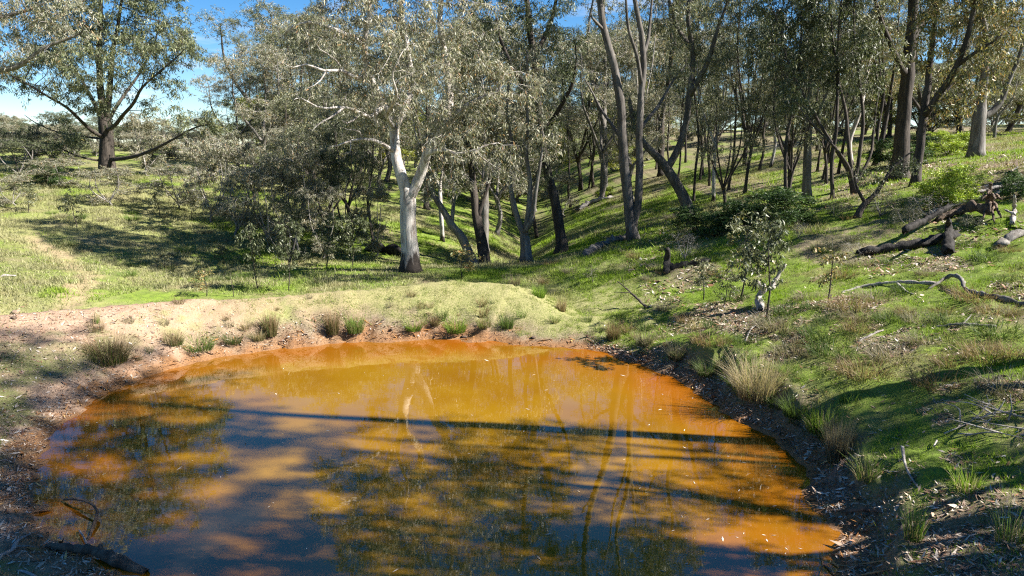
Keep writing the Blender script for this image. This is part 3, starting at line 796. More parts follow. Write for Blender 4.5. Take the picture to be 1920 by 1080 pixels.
# big dark trunk at right
px_tree('gum_tree', 'thickest dark straight trunk rising above the bright green bushes at right', 23.5, (1690, 292),
    [([(1688, 300), (1694, 230), (1700, 150), (1708, 70), (1714, 0), (1718, -90), (1712, -190)], 0.26, 0.09),
     ([(1700, 150), (1672, 90, -.6), (1650, 30, -.9), (1630, -40, -1)], 0.10, 0.03),
     ([(1708, 70), (1745, 20, .6), (1770, -50, .8)], 0.12, 0.04)],
    [(1700, -90, 120, 80, 0), (1640, 0, 60, 50, -1), (1760, -60, 70, 60, .6), (1700, -190, 120, 80, 0), (1670, 90, 40, 35, -.8), (1740, 60, 40, 40, .5), (1620, -110, 70, 60, 0)],
    112, twigs=3.6, D=0.3, n_attr=900, per=13, leaf=(0.14, 0.027), pal=PAL_OLIVE, bark=BARK_DARK, spread=0.2, sprout_z=2.6)
px_tree('leaning_gum', 'dark trunk with a long limb sweeping up right beside the thickest trunk', 20.5, (1718, 330),
    [([(1715, 335), (1724, 270), (1734, 200), (1742, 140), (1750, 60), (1756, -20), (1760, -110)], 0.13, 0.04),
     ([(1730, 220), (1770, 165, -.6), (1800, 110, -1), (1822, 40, -1.2), (1836, -30, -1.2), (1850, -110, -1.2)], 0.10, 0.03),
     ([(1790, 130, -.9), (1840, 90, -1.4), (1880, 70, -1.6)], 0.06, 0.02)],
    [(1780, 30, 80, 60, -.6), (1850, 70, 60, 50, -1.3), (1840, -40, 80, 60, -1), (1760, 120, 50, 40, 0), (1860, 140, 50, 35, -1.3), (1770, -100, 90, 60, 0), (1890, 20, 50, 50, -1), (1800, 190, 50, 30, -.8)],
    113, twigs=3.6, D=0.26, n_attr=1000, per=12, leaf=(0.13, 0.036), pal=PAL_WARM, bark=BARK_DARK, spread=0.2, sprout_z=1.8)
px_tree('gum_tree', 'stout grey trunk with one limb bending right near the right edge', 26.0, (1832, 268),
    [([(1832, 272), (1834, 235), (1838, 205)], 0.24, 0.2),
     ([(1838, 208), (1845, 150), (1850, 80), (1840, 10), (1850, -80)], 0.16, 0.04),
     ([(1838, 225), (1866, 205), (1882, 180), (1892, 150), (1912, 105), (1930, 40)], 0.13, 0.04)],
    [(1850, 40, 70, 60, 0), (1910, 70, 50, 60, 0), (1850, -60, 90, 70, 0), (1940, -10, 60, 60, 0), (1880, 140, 40, 35, 0), (1830, 120, 40, 30, 0)],
    114, twigs=3.6, D=0.3, n_attr=700, per=12, leaf=(0.15, 0.029), pal=PAL_WARM, bark=BARK_GREY, spread=0.2, sprout_z=2.4)
# dark crooked small tree on the rough slope
px_tree('small_crooked_tree', 'small dark crooked tree with a low bent limb above the black log', 18.5, (1606, 410),
    [([(1606, 416), (1610, 395), (1622, 380)], 0.09, 0.08), ([(1622, 380), (1650, 355), (1668, 320), (1690, 300), (1715, 280)], 0.06, 0.015), ([(1620, 382), (1606, 350), (1600, 320)], 0.05, 0.02)],
    [(1690, 310, 40, 22, 0), (1640, 330, 40, 20, 0), (1605, 320, 30, 20, 0)],
    115, D=0.16, n_attr=220, per=9, leaf=(0.07, 0.02), pal=PAL_DARK, bark=BARK_DARK, spread=0.1, sprout_z=0.5, tip=0.004)

# ------------------------------------------------------------------ tree kinds that recur through the wood
def kind_tree(seed, H, W, base_f, stems_n, pal, bark, lean=0.0, n_attr=520, D=0.36, per=11, leaf=(0.18, 0.036), rad=None, nb=8, droop=0.0, low=False):
    rng = np.random.default_rng(seed)
    rad = rad or 0.0145 * H
    stems, blobs = [], []
    fork = H * base_f * rng.uniform(0.5, 0.8)
    top0 = np.array((lean * fork, rng.normal() * 0.2, fork))
    stems.append(([(0, 0, 0), top0 * 0.5 + np.array((rng.normal() * 0.12, rng.normal() * 0.12, 0)), top0], rad, rad * 0.85))
    for k in range(stems_n):
        a = 2 * np.pi * (k + rng.random() * 0.6) / stems_n
        out = W * 0.30 * rng.uniform(0.5, 1.1) if stems_n > 1 else 0.3
        tp = np.array((lean * H + math.cos(a) * out, math.sin(a) * out, H * rng.uniform(0.8, 0.92)))
        mid = 0.5 * (top0 + tp) + np.array((math.cos(a) * out * 0.35 + rng.normal() * 0.25, math.sin(a) * out * 0.35 + rng.normal() * 0.25, 0))
        stems.append(([top0, mid, tp], rad * (0.8 if stems_n == 1 else 0.62), rad * 0.15))
        blobs.append((tp, (W * 0.24, W * 0.24, H * 0.10), 1.3))
    for k in range(nb):
        a, f = rng.random() * 6.28, rng.random()
        z = H * (base_f + (0.95 - base_f) * f)
        rr = W * 0.36 * math.sqrt(max(0.05, 1 - (2 * f - 0.85) ** 2)) * rng.uniform(0.55, 1.1)
        blobs.append(((lean * z + math.cos(a) * rr, math.sin(a) * rr, z), (W * 0.19, W * 0.19, H * 0.075), 1.0))
    return build_tree(stems, blobs, seed + 1, D=D, n_attr=n_attr, per=per, leaf=leaf, pal=pal, bark=bark, twig_bark=BARK_DEAD if bark is not BARK_DARK else BARK_GREY, spread=D * 0.75, sprout_z=H * base_f * 0.55, tip=0.011, split=0.05)
KINDS = {
    'spread_grey': (kind_tree(201, 11, 8, 0.35, 3, PAL_GREY, BARK_GREY), 11, 8),
    'spread_olive': (kind_tree(211, 12, 8, 0.32, 4, PAL_OLIVE, BARK_DARK), 12, 8),
    'tall_olive': (kind_tree(221, 15, 6, 0.45, 2, PAL_OLIVE, BARK_GREY), 15, 6),
    'tall_warm': (kind_tree(231, 14, 6, 0.42, 2, PAL_WARM, BARK_DARK, lean=0.06), 14, 6),
    'slim_dark': (kind_tree(241, 12, 4, 0.45, 1, PAL_DARK, BARK_DARK, n_attr=380, rad=0.11), 12, 4),
    'slim_grey': (kind_tree(251, 12, 4, 0.5, 2, PAL_GREY, BARK_PALE, n_attr=380, rad=0.13, lean=-0.05), 12, 4),
    'stems': (kind_tree(261, 9, 5.5, 0.30, 5, PAL_OLIVE, BARK_DARK, n_attr=460, rad=0.12), 9, 5.5),
    'scrub': (kind_tree(271, 5, 4, 0.16, 4, PAL_GREY, BARK_GREY, n_attr=420, D=0.25, per=14, leaf=(0.13, 0.034), rad=0.07), 5, 4),
    'scrub_dark': (kind_tree(281, 5, 4, 0.14, 5, PAL_DARK, BARK_DARK, n_attr=420, D=0.25, per=12, leaf=(0.13, 0.034), rad=0.07), 5, 4),
    'wattle': (kind_tree(291, 6, 4.5, 0.2, 3, [(0.22, 0.24, 0.03, 4), (0.13, 0.16, 0.03, 4), (0.30, 0.27, 0.03, 2)], BARK_GREY, n_attr=420, D=0.28, per=12, leaf=(0.15, 0.04), rad=0.08), 6, 4.5),
}
KINDS['slim_high'] = (kind_tree(301, 15, 4.6, 0.70, 1, PAL_OLIVE, BARK_GREY, n_attr=420, rad=0.12), 15, 4.6)
_protos = {}
def stand(kind, name, x, y, H, W, rz, label, group=None):
    parts, H0, W0 = KINDS[kind]
    loc = (x, y, float(ground(x, y)) - 0.08)
    sc = (W / W0, W / W0, H / H0)
    if kind not in _protos:
        _protos[kind] = place_tree(name, parts, loc, label, group, rz, sc)
        return _protos[kind]
    r = copy_tree(_protos[kind], loc, rz, sc, label, group)
    r.name = name; r['category'] = 'shrub' if 'shrub' in name else 'tree'
    return r
def stand_px(kind, name, px, py, top, wpx, label, group=None, rz=None, Y=None):
    """a tree whose foot shows at (px, py) and whose top reaches the height seen at 'top'"""
    b_ = hit(px, py) if Y is None else at(px, py, Y)
    x, y = b_[0], b_[1]
    z = float(ground(x, y))
    H = at(px, top, y)[2] - z
    stand(kind, name, x, y, H, wpx * y / FPX, (px * 0.37) % 6.28 if rz is None else rz, label, group)

for a_ in [
    ('scrub', 'scrubby_gum', 452, 452, 235, 140, 'drooping grey scrubby gum at the left end of the thicket'),
    ('spread_grey', 'gum_tree', 505, 400, 60, 230, 'grey-leaved gum rising over the left end of the thicket', None, None, 37.0),
    ('spread_olive', 'gum_tree', 590, 400, 20, 260, 'dark olive gum rising behind the middle of the thicket', None, None, 41.0),
    ('tall_olive', 'gum_tree', 500, 400, -10, 190, 'tallest far gum left of the pale gum, beside the sky gap', None, None, 46.0),
    ('spread_grey', 'gum_tree', 450, 400, 120, 180, 'far grey gum at the edge of the sky gap', None, None, 40.0),
    ('spread_olive', 'gum_tree', 680, 400, 60, 240, 'far olive gum right behind the crown of the pale gum', None, None, 38.0),
    ('scrub', 'scrubby_gum', 560, 478, 250, 150, 'low grey scrubby gum in the thicket left of the pale gum'),
    ('stems', 'many_stemmed_tree', 618, 458, 200, 170, 'many-stemmed dark olive tree in the middle of the left thicket'),
    ('scrub_dark', 'scrubby_gum', 655, 480, 270, 140, 'dark scrubby gum nearest the pale gum on its left'),
    ('scrub', 'scrubby_gum', 500, 470, 290, 150, 'low pale scrubby gum at the front of the thicket'),
    ('spread_grey', 'gum_tree', 575, 430, 215, 200, 'grey gum with wide crown at the back of the thicket'),
    ('scrub', 'scrubby_gum', 600, 488, 330, 120, 'smallest grey scrubby gum at the foot of thicket'),
    ('scrub_dark', 'scrubby_gum', 530, 452, 300, 130, 'dark scrubby gum deep in the left thicket'),
    ('scrub', 'scrubby_gum', 700, 480, 330, 100, 'grey scrubby gum touching the left side of the pale gum'),
    ('scrub_dark', 'scrubby_gum', 545, 500, 360, 110, 'dense dark low gum, leftmost at the creek'),
    ('spread_olive', 'gum_tree', 655, 432, 190, 180, 'olive gum right at the back of the thicket'),
    ('stems', 'many_stemmed_tree', 1360, 395, 150, 150, 'many-stemmed tree on the slope right of the thick leaning trunk'),
    ('slim_dark', 'gum_tree', 700, 455, 120, 110, 'slim dark trunk close behind the pale gum on its left'),
    ('slim_grey', 'gum_tree', 830, 452, 130, 130, 'slim pale stem close behind the pale gum on its right'),
    ('tall_olive', 'gum_tree', 1130, 372, -120, 190, 'tall olive gum behind the twin trunks, in the middle distance'),
    ('slim_dark', 'gum_tree', 1112, 352, 30, 110, 'slim dark trunk left of the tall olive gum behind the twin trunks'),
    ('tall_warm', 'gum_tree', 1240, 330, -80, 190, 'tall brown-tinged gum behind the thick leaning grey trunk'),
    ('slim_grey', 'gum_tree', 1338, 378, 40, 110, 'thin pale sapling gum right of the thick leaning grey trunk'),
    ('spread_olive', 'gum_tree', 1396, 312, 20, 190, 'dark forked olive tree standing at the near edge of the clearing'),
    ('slim_dark', 'gum_tree', 1424, 318, 20, 90, 'very slim dark trunk beside the forked olive tree by the clearing'),
    ('slim_grey', 'gum_tree', 1445, 312, 20, 90, 'thin pale stem right of the forked olive tree by the clearing'),
    ('stems', 'many_stemmed_tree', 1480, 338, 60, 130, 'small many-stemmed tree in front of the clearing, left of the wide-forked gum'),
    ('slim_dark', 'gum_tree', 1572, 325, -40, 110, 'slim dark straight trunk behind the thin many-stemmed tree'),
    ('tall_warm', 'gum_tree', 1640, 310, -60, 150, 'brown-tinged gum between the many-stemmed tree and the thickest trunk'),
    ('wattle', 'wattle_tree', 1745, 250, 120, 110, 'yellow-green wattle behind the thickest dark trunk'),
    ('wattle', 'wattle_tree', 1885, 235, 120, 120, 'yellow-green wattle at the right edge behind the stout grey trunk'),
    ('tall_warm', 'gum_tree', 1800, 245, -60, 160, 'tall rusty-leaved gum behind the wattles on the right'),
    ('scrub', 'scrubby_gum', 285, 330, 205, 120, 'rounded olive tree right of the spreading tree on the left rise'),
    ('scrub_dark', 'scrub_shrub', 40, 330, 255, 150, 'dark shrub on the left edge of the rise'),
    ('scrub', 'scrub_shrub', 110, 352, 290, 130, 'grey shrub left of the spreading tree on the rise'),
    ('scrub', 'scrub_shrub', 205, 385, 305, 120, 'sparse grey shrub below the spreading tree'),
    ('scrub', 'scrub_shrub', 330, 392, 300, 130, 'sparse grey shrub on the slope below the rounded olive tree'),
    ('scrub', 'scrubby_gum', 400, 420, 250, 130, 'grey scrubby tree left of the thicket on the slope'),
    ('scrub', 'scrub_shrub', 20, 385, 320, 100, 'small grey shrub low on the left edge of slope'),
    ('tall_warm', 'gum_tree', 1880, 300, 60, 150, 'far rusty gum at the right edge of the ridge', None, None, 38.0),
    ('spread_olive', 'gum_tree', 1790, 300, 110, 170, 'far olive gum on the ridge behind the wattles', None, None, 40.0),
    ('scrub', 'scrubby_gum', 1850, 300, 165, 130, 'far grey scrubby gum on the ridge at right', None, None, 36.0),
    ('wattle', 'wattle_tree', 1920, 300, 150, 130, 'far yellow-green wattle at the very right end of the ridge', None, None, 36.0),
    ('scrub_dark', 'scrubby_gum', 1740, 300, 170, 130, 'far dark scrub on the ridge left of the wattles', None, None, 41.0),
    ('wattle', 'wattle_tree', 1660, 300, 160, 140, 'far wattle on the ridge behind the thickest trunk', None, None, 42.0),
    ('scrub', 'scrubby_gum', 1580, 300, 170, 150, 'far grey scrubby gum on the ridge behind many-stemmed tree', None, None, 44.0),
    ('wattle', 'wattle_tree', 1500, 300, 170, 150, 'far yellow wattle at the back of the clearing, right side', None, None, 55.0),
    ('scrub_dark', 'scrubby_gum', 1430, 300, 190, 170, 'far dark scrub at the back of the clearing', None, None, 57.0),
    ('wattle', 'wattle_tree', 1350, 300, 175, 160, 'far yellow wattle at the back of the clearing, left side', None, None, 56.0),
]:
    stand_px(*a_)

def zone(px):
    for lim, w_ in ((200, 'left of the spreading tree'), (430, 'between the spreading tree and the thicket'), (620, 'behind the left half of the thicket'), (770, 'just left of the pale gum'), (900, 'just right of the pale gum'),
                    (1060, 'behind the forked gum'), (1190, 'just left of the twin trunks'), (1300, 'just right of the twin trunks'), (1460, 'around the clearing'), (1600, 'left of the many-stemmed dark tree'), (1700, 'left of the thickest dark trunk')):
        if px < lim: return w_
    return 'right of the thickest dark trunk'
# thin poles on the right slope
rng = np.random.default_rng(33)
poles = []
while len(poles) < 26:
    px, py = rng.uniform(1020, 1720), rng.uniform(285, 395)
    b_ = hit(px, py)
    if b_[1] > 48 or b_[1] < 21: continue
    if 1330 < px < 1460 and py < 315: continue
    if any((b_[0] - q[0]) ** 2 + (b_[1] - q[1]) ** 2 < 1.2 for q in poles): continue
    poles.append(b_)
    kd = rng.choice(['slim_dark', 'slim_grey', 'slim_dark', 'stems'])
    H = rng.uniform(5, 11.5)
    word = {'slim_dark': 'dark', 'slim_grey': 'pale', 'stems': 'many-stemmed'}[kd]
    stand(kd, 'slender_tree', b_[0], b_[1], H, rng.uniform(1.6, 2.6) * (1.3 if kd == 'stems' else 1), rng.random() * 6.28, 'slender %s young tree on the slope %s' % (word, zone(px)), 'slender %s trees, %s' % (word, zone(px)))
# scrub closing the view along the left rise
for k in range(80):
    px, y = rng.uniform(-80, 430), rng.uniform(33, 52)
    x = at(px, 300, y)[0]
    if abs(px - 200) < 60 and y < 40: continue
    kd = rng.choice(['scrub', 'scrub_dark', 'scrub'])
    top = rng.uniform(240, 295)
    H = max(1.6, at(px, top, y)[2] - float(ground(x, y)))
    stand(kd, 'scrub_shrub', x, y, H, H * rng.uniform(1.0, 1.6), rng.random() * 6.28, 'low %s scrub on the left rise, %s' % ('dark' if kd == 'scrub_dark' else 'grey', zone(px)), 'low %s scrub, %s' % ('dark' if kd == 'scrub_dark' else 'grey', zone(px)))

# the wood behind
rng = np.random.default_rng(77)
placed = []
tries = 0
while len(placed) < 150 and tries < 9000:
    tries += 1
    u_ = rng.random()
    y = rng.uniform(29, 95) if u_ < 0.55 else rng.uniform(29, 50) if u_ < 0.7 else rng.uniform(55, 120)
    x = rng.uniform(-0.8, 0.85) * y
    px = 960 + FPX * x / (y * 1.0)
    if any((x - q[0]) ** 2 + (y - q[1]) ** 2 < (2.2 + 0.012 * y) ** 2 for q in placed): continue
    if 1290 < px < 1500 and y < 52: continue            # the clearing
    if px < 420 and y < 48: continue                      # open slope on the left
    if px > 1250 and y < 70 and rng.random() < 0.4: continue
    z = float(ground(x, y))
    if px < 480:
        top = rng.uniform(245, 292); kd = rng.choice(['scrub', 'spread_grey', 'spread_olive', 'scrub_dark'])
    elif px > 1250 and u_ < 0.85:
        top = rng.uniform(-40, 150); kd = rng.choice(['tall_olive', 'spread_olive', 'tall_warm', 'slim_grey', 'stems', 'slim_dark'])
    elif u_ >= 0.85:
        top = rng.uniform(180, 240); kd = rng.choice(['wattle', 'scrub', 'stems'])
    else:
        top = rng.uniform(0, 200); kd = rng.choice(['spread_grey', 'spread_olive', 'tall_olive', 'stems', 'slim_dark', 'spread_grey'])
    H = float(np.clip(at(960, top, y)[2] - z, 2.5, 19))
    W = KINDS[kd][2] * (H / KINDS[kd][1]) ** 0.7 * rng.uniform(0.85, 1.2)
    side = zone(px)
    word = {'spread_grey': 'grey-green spreading', 'spread_olive': 'olive spreading', 'tall_olive': 'tall olive', 'tall_warm': 'tall brown-tinged', 'slim_dark': 'slim dark', 'slim_grey': 'slim pale-stemmed', 'stems': 'many-stemmed', 'scrub': 'low grey', 'scrub_dark': 'low dark', 'wattle': 'yellow-green'}[kd]
    stand(kd, 'woodland_tree', x, y, H, W, rng.random() * 6.28, '%s background tree %s' % (word, side), 'background trees: %s, %s' % (word, side))
    placed.append((x, y))

# low growth that closes the view under the far crowns
for k in range(120):
    y = rng.uniform(38, 78); x = rng.uniform(-0.38, 0.9) * y
    if 0.23 < x / y < 0.41 and y < 54: continue
    kd = rng.choice(['scrub', 'wattle', 'scrub_dark', 'scrub', 'wattle'])
    H = rng.uniform(2.5, 4.5) * (0.7 + y / 130)
    word = {'scrub': 'grey', 'scrub_dark': 'dark', 'wattle': 'yellow-green'}[kd]
    stand(kd, 'understorey_shrub', x, y, H, H * rng.uniform(.9, 1.3), rng.random() * 6.28, 'distant %s shrub under far trees %s' % (word, zone(960 + FPX * x / y)), 'distant %s understorey, %s' % (word, zone(960 + FPX * x / y)))

# gums on the bank beside and behind the viewer; their shadows reach across the pond
for k, (x, y, H, W, kd, lab) in enumerate([
    (9.8, 8.8, 15.5, 5.8, 'slim_high', 'slim tall gum just outside the right edge, its trunk shadow crossing the pond'),
    (12.0, 4.9, 15, 7, 'spread_olive', 'broad gum outside the right edge shading the near water'),
    (15.5, 1.6, 17, 7, 'tall_olive', 'tall gum right of the viewer shading the near bank'),
    (8.6, 2.0, 12, 5, 'stems', 'many-stemmed gum right beside the viewer'),
    (17.6, 17.6, 14, 7, 'spread_olive', 'broad olive gum outside the right edge level with the logs'),
    (9.4, 6.0, 9, 4.4, 'spread_grey', 'lower grey gum just outside the right edge beside the near bank'),
    (10.6, 3.0, 14, 7.5, 'spread_grey', 'grey gum close by on the right bank outside the view'),
    (7.2, 3.4, 9, 5.5, 'scrub', 'bushy grey gum right next to the viewer, outside the view'),
    (14.2, 6.9, 13, 3.4, 'slim_grey', 'slim pale gum outside the right edge behind the broad gum'),
]):
    stand(kd, 'gum_tree', x, y, H, W, 0.7 * k, lab)

# ------------------------------------------------------------------ rushes, tussocks, bushes, saplings
def blades(B, H, lean, width, rng, c0, c1, curve=0.5, rows=4):
    """tapering curved ribbons: B feet, H lengths, lean outward vectors (n,2)"""
    n = len(B); V, C = [], []
    az = rng.random(n) * 6.283
    sx, sy = np.cos(az) * width * 0.5, np.sin(az) * width * 0.5
    for k in range(rows):
        t = k / (rows - 1)
        x = B[:, 0] + lean[:, 0] * H * (t * (1 - curve) + curve * t * t)
        y = B[:, 1] + lean[:, 1] * H * (t * (1 - curve) + curve * t * t)
        ln = np.hypot(lean[:, 0], lean[:, 1])
        z = B[:, 2] + H * (t - 0.35 * np.minimum(ln, 1.6) * t * t)
        w = 1 - 0.92 * t
        V.append(np.stack([np.c_[x - sx * w, y - sy * w, z], np.c_[x + sx * w, y + sy * w, z]], 1))
        C.append(np.repeat((c0 * (1 - t) + c1 * t)[:, None, :], 2, 1))
    V = np.stack(V, 1).reshape(n, rows * 2, 3); C = np.stack(C, 1).reshape(-1, 3)
    F = []
    o = np.arange(n)[:, None] * rows * 2
    for k in range(rows - 1):
        F.append(o + np.array([[2 * k, 2 * k + 1, 2 * k + 3, 2 * k + 2]]))
    return V.reshape(-1, 3), np.concatenate(F), C
C_STRAW = ((0.26, 0.20, 0.11), (0.46, 0.38, 0.25))
C_BROWN = ((0.13, 0.11, 0.045), (0.25, 0.165, 0.10))
C_GREEN = ((0.08, 0.13, 0.02), (0.17, 0.26, 0.05))
C_DKGREEN = ((0.04, 0.07, 0.015), (0.09, 0.13, 0.035))
C_LIME = ((0.12, 0.20, 0.02), (0.25, 0.36, 0.05))
C_GREY = ((0.13, 0.115, 0.07), (0.25, 0.22, 0.16))
def tuft_mesh(seed, h, w, n, cols, lean=0.45, width=0.008, r0=0.28, curve=0.6):
    rng = np.random.default_rng(seed)
    a, q = rng.random(n) * 6.283, np.sqrt(rng.random(n)) * w * r0
    B = np.c_[np.cos(a) * q, np.sin(a) * q, np.full(n, -0.03)]
    ln = lean * rng.uniform(0.1, 1.25, n) * (w / max(h, 1e-3)) ** 0.7
    a2 = a + rng.normal(size=n) * 0.6
    H = h * rng.uniform(0.45, 1.08, n)
    c0 = np.array(cols[0])[None] * rng.uniform(0.7, 1.3, (n, 1)); c1 = np.array(cols[1])[None] * rng.uniform(0.65, 1.35, (n, 1))
    V, F, C = blades(B, H, np.c_[np.cos(a2) * ln, np.sin(a2) * ln], width, rng, c0, c1, curve)
    return mesh('blades', V, *quads(F), BLADE, C)
def rush(px, py, hpx, wpx, kinds, label, seed, n=240, lean=0.45, name='rush_clump'):
    p = hit(px, py); s = np.linalg.norm(p - np.array((0, 0, CAM_H))) / FPX
    r = empty(name, p, label, 'rushes' if name == 'rush_clump' else 'grass tuft')
    for k, (cols, frac) in enumerate(kinds):
        pn = 'dry_blades' if cols in (C_STRAW, C_BROWN, C_GREY) else 'green_blades'
        o = link(pn, tuft_mesh(seed * 7 + k, hpx * s * (1.0 if k == 0 else 0.75), wpx * s, int(n * frac), cols, lean), r)
        o['kind'] = 'stuff'
    return r
for k, a_ in enumerate([
    (205, 678, 66, 92, [(C_BROWN, 1.6), (C_DKGREEN, .7), (C_LIME, .15)], 'biggest brown rush clump on the left bank of the pond'),
    (325, 645, 34, 46, [(C_BROWN, .8), (C_DKGREEN, .4)], 'small dark brown rush clump left of the flat green clump'),
    (372, 654, 34, 84, [(C_GREEN, 1.0), (C_DKGREEN, 1)], 'wide flat green rush clump on the left bank'),
    (437, 643, 26, 48, [(C_DKGREEN, .9), (C_BROWN, .3)], 'low dark green rush clump right of the flat green clump'),
    (484, 636, 30, 42, [(C_STRAW, .5), (C_DKGREEN, .8)], 'low clump leaning on the upright brown rushes at the dam foot'),
    (508, 628, 52, 36, [(C_BROWN, 1.2), (C_DKGREEN, .5)], 'upright brown rush clump at the left foot of the dam'),
    (624, 624, 52, 38, [(C_BROWN, 1.2), (C_DKGREEN, .5)], 'upright brown rush clump at the middle of the dam foot'),
    (666, 622, 40, 50, [(C_GREEN, 1.2), (C_BROWN, .6)], 'green rush clump just right of the upright brown one'),
    (775, 617, 26, 50, [(C_LIME, .9), (C_DKGREEN, .8)], 'low green clump below the pale gum trunk'),
    (816, 609, 24, 28, [(C_BROWN, .9)], 'tiny brown clump between two green clumps at the waterside'),
    (855, 621, 38, 60, [(C_LIME, 1.2), (C_DKGREEN, .8)], 'rounded bright green clump in the centre of the dam foot'),
    (908, 614, 26, 38, [(C_BROWN, .6), (C_GREEN, .7)], 'small two-toned clump right of the rounded green clump'),
    (950, 613, 32, 42, [(C_DKGREEN, 1.), (C_GREEN, .4)], 'dark green clump, rightmost on the dam foot'),
    (1010, 556, 28, 40, [(C_LIME, 1.2), (C_GREEN, .6)], 'bright green tuft at the right end of the dam crest'),
    (1052, 583, 36, 28, [(C_STRAW, .5), (C_BROWN, .6)], 'straw-brown clump in the dip beside the dam end'),
    (965, 534, 26, 34, [(C_STRAW, .7)], 'pale dry tuft on the crest of the dam'),
    (1150, 637, 44, 40, [(C_BROWN, 1.3), (C_DKGREEN, .5)], 'reddish brown clump in the far right corner of the pond'),
    (1208, 645, 32, 54, [(C_GREY, 1.), (C_DKGREEN, .6)], 'grey clump overhanging the right bank beyond the corner'),
    (1268, 672, 38, 46, [(C_GREY, 1.), (C_DKGREEN, .8)], 'grey-green clump at the bank left of the big straw clump'),
    (1325, 700, 34, 64, [(C_DKGREEN, 1.2), (C_GREY, .5)], 'dark low clump beside the big straw clump'),
    (1418, 742, 96, 120, [(C_STRAW, 2.2), (C_GREY, 1.2), (C_GREEN, .4)], 'biggest pale straw clump on the right bank'),
    (1490, 778, 46, 64, [(C_DKGREEN, 1.2), (C_GREEN, .4)], 'dark green clump right of the big straw clump'),
    (1540, 806, 62, 86, [(C_LIME, 1.), (C_DKGREEN, 1.), (C_STRAW, .3)], 'bright green clump on the right bank above grey-brown one'),
    (1570, 865, 88, 56, [(C_GREY, 1.5), (C_BROWN, .8)], 'tall grey-brown clump on the near right bank'),
    (1625, 895, 62, 62, [(C_GREEN, .5), (C_STRAW, .5)], 'sparse yellow-green clump right of the grey-brown one'),
    (1712, 1010, 84, 44, [(C_GREEN, .35), (C_STRAW, .2)], 'thin upright green tuft in the near right bank'),
    (1895, 1015, 90, 70, [(C_GREEN, .3), (C_STRAW, .3)], 'loose arching tuft in the bottom right corner'),
    (1815, 915, 44, 70, [(C_LIME, .5), (C_STRAW, .3)], 'small lime green tuft on the near right bank'),
    (1040, 602, 20, 36, [(C_GREEN, .4), (C_STRAW, .3)], 'faint tuft in front of the straw-brown clump'),
    (180, 605, 40, 18, [(C_STRAW, .12), (C_GREEN, .1)], 'single thin weed standing on the bare dam top'),
]):
    rush(*a_, seed=300 + k, lean=0.55 if 'big' in a_[5] or 'low' in a_[5] or 'flat' in a_[5] or 'round' in a_[5] else 0.4)

# tussocks of old grass
TUS = [tuft_mesh(700 + k, 0.23, 0.5, 260, c_, 0.75, 0.008, 0.42, 0.75) for k, c_ in enumerate([C_GREY, C_DKGREEN, C_BROWN, C_GREEN])]
def tussock(x, y, s, v, label, group):
    o = link('grass_tussock', TUS[v], None, (x, y, float(ground(x, y))))
    o.scale = (s, s, s * 0.9); o.rotation_euler.z = (x * 7 + y * 3) % 6.28
    tag(o, label, 'grass tussock', group)
rng = np.random.default_rng(5)
right_px = [(1590, 575), (1670, 600), (1703, 588), (1723, 602), (1557, 602), (1523, 577), (1610, 594), (1343, 612), (1460, 614), (1543, 631), (1613, 617), (1780, 604), (1770, 586), (1867, 588),
    (1873, 626), (1727, 640), (1677, 670), (1783, 682), (1857, 486), (1883, 525), (1893, 471), (1583, 516), (1740, 513), (1820, 460), (1513, 560), (1673, 493), (1610, 496), (1853, 670), (1900, 665),
    (1640, 560), (1480, 585), (1400, 640), (1830, 560), (1905, 590), (1700, 545), (1560, 660), (1620, 700), (1480, 660), (1760, 720), (1880, 730), (1380, 560), (1290, 600), (1250, 580), (1330, 640)]
TW = ['grey', 'dark green', 'brown', 'green']
for k, p in enumerate(right_px):
    h_ = hit(*p); v_ = int(rng.choice([0, 0, 1, 2, 1]))
    where = 'near the charred log' if p[1] < 530 else 'left of the white stumps' if p[0] < 1400 else 'around the white stumps' if p[0] < 1530 else 'below the long curved branch' if p[0] < 1700 and p[1] < 640 else 'below the kinked branch' if p[1] < 640 else 'on the shaded bank right of the straw clump'
    tussock(h_[0], h_[1], rng.uniform(0.9, 1.7), v_, 'rounded %s grass tussock %s' % (TW[v_], where), '%s tussocks %s' % (TW[v_], where))
for k in range(44):
    px, py = rng.uniform(-20, 640), rng.uniform(400, 545)
    h_ = hit(px, py); v_ = int(rng.choice([0, 1, 0, 3]))
    if h_[1] < 16: continue
    where = 'on the sunny far left slope' if px < 150 else 'on the left slope behind the bare dam top' if px < 400 else 'before the thicket'
    tussock(h_[0], h_[1], rng.uniform(0.7, 1.5), v_, 'rounded %s grass tussock %s' % (TW[v_], where), '%s tussocks %s' % (TW[v_], where))
for k in range(40):
    px, py = rng.uniform(980, 1620), rng.uniform(400, 540)
    h_ = hit(px, py); v_ = int(rng.choice([0, 1, 0, 2]))
    if h_[1] < 16: continue
    where = 'between the forked gum and the twin trunks' if px < 1180 else 'below the thick leaning trunk' if px < 1350 else 'by the broad dark bush'
    tussock(h_[0], h_[1], rng.uniform(0.7, 1.5), v_, 'rounded %s grass tussock %s' % (TW[v_], where), '%s tussocks %s' % (TW[v_], where))

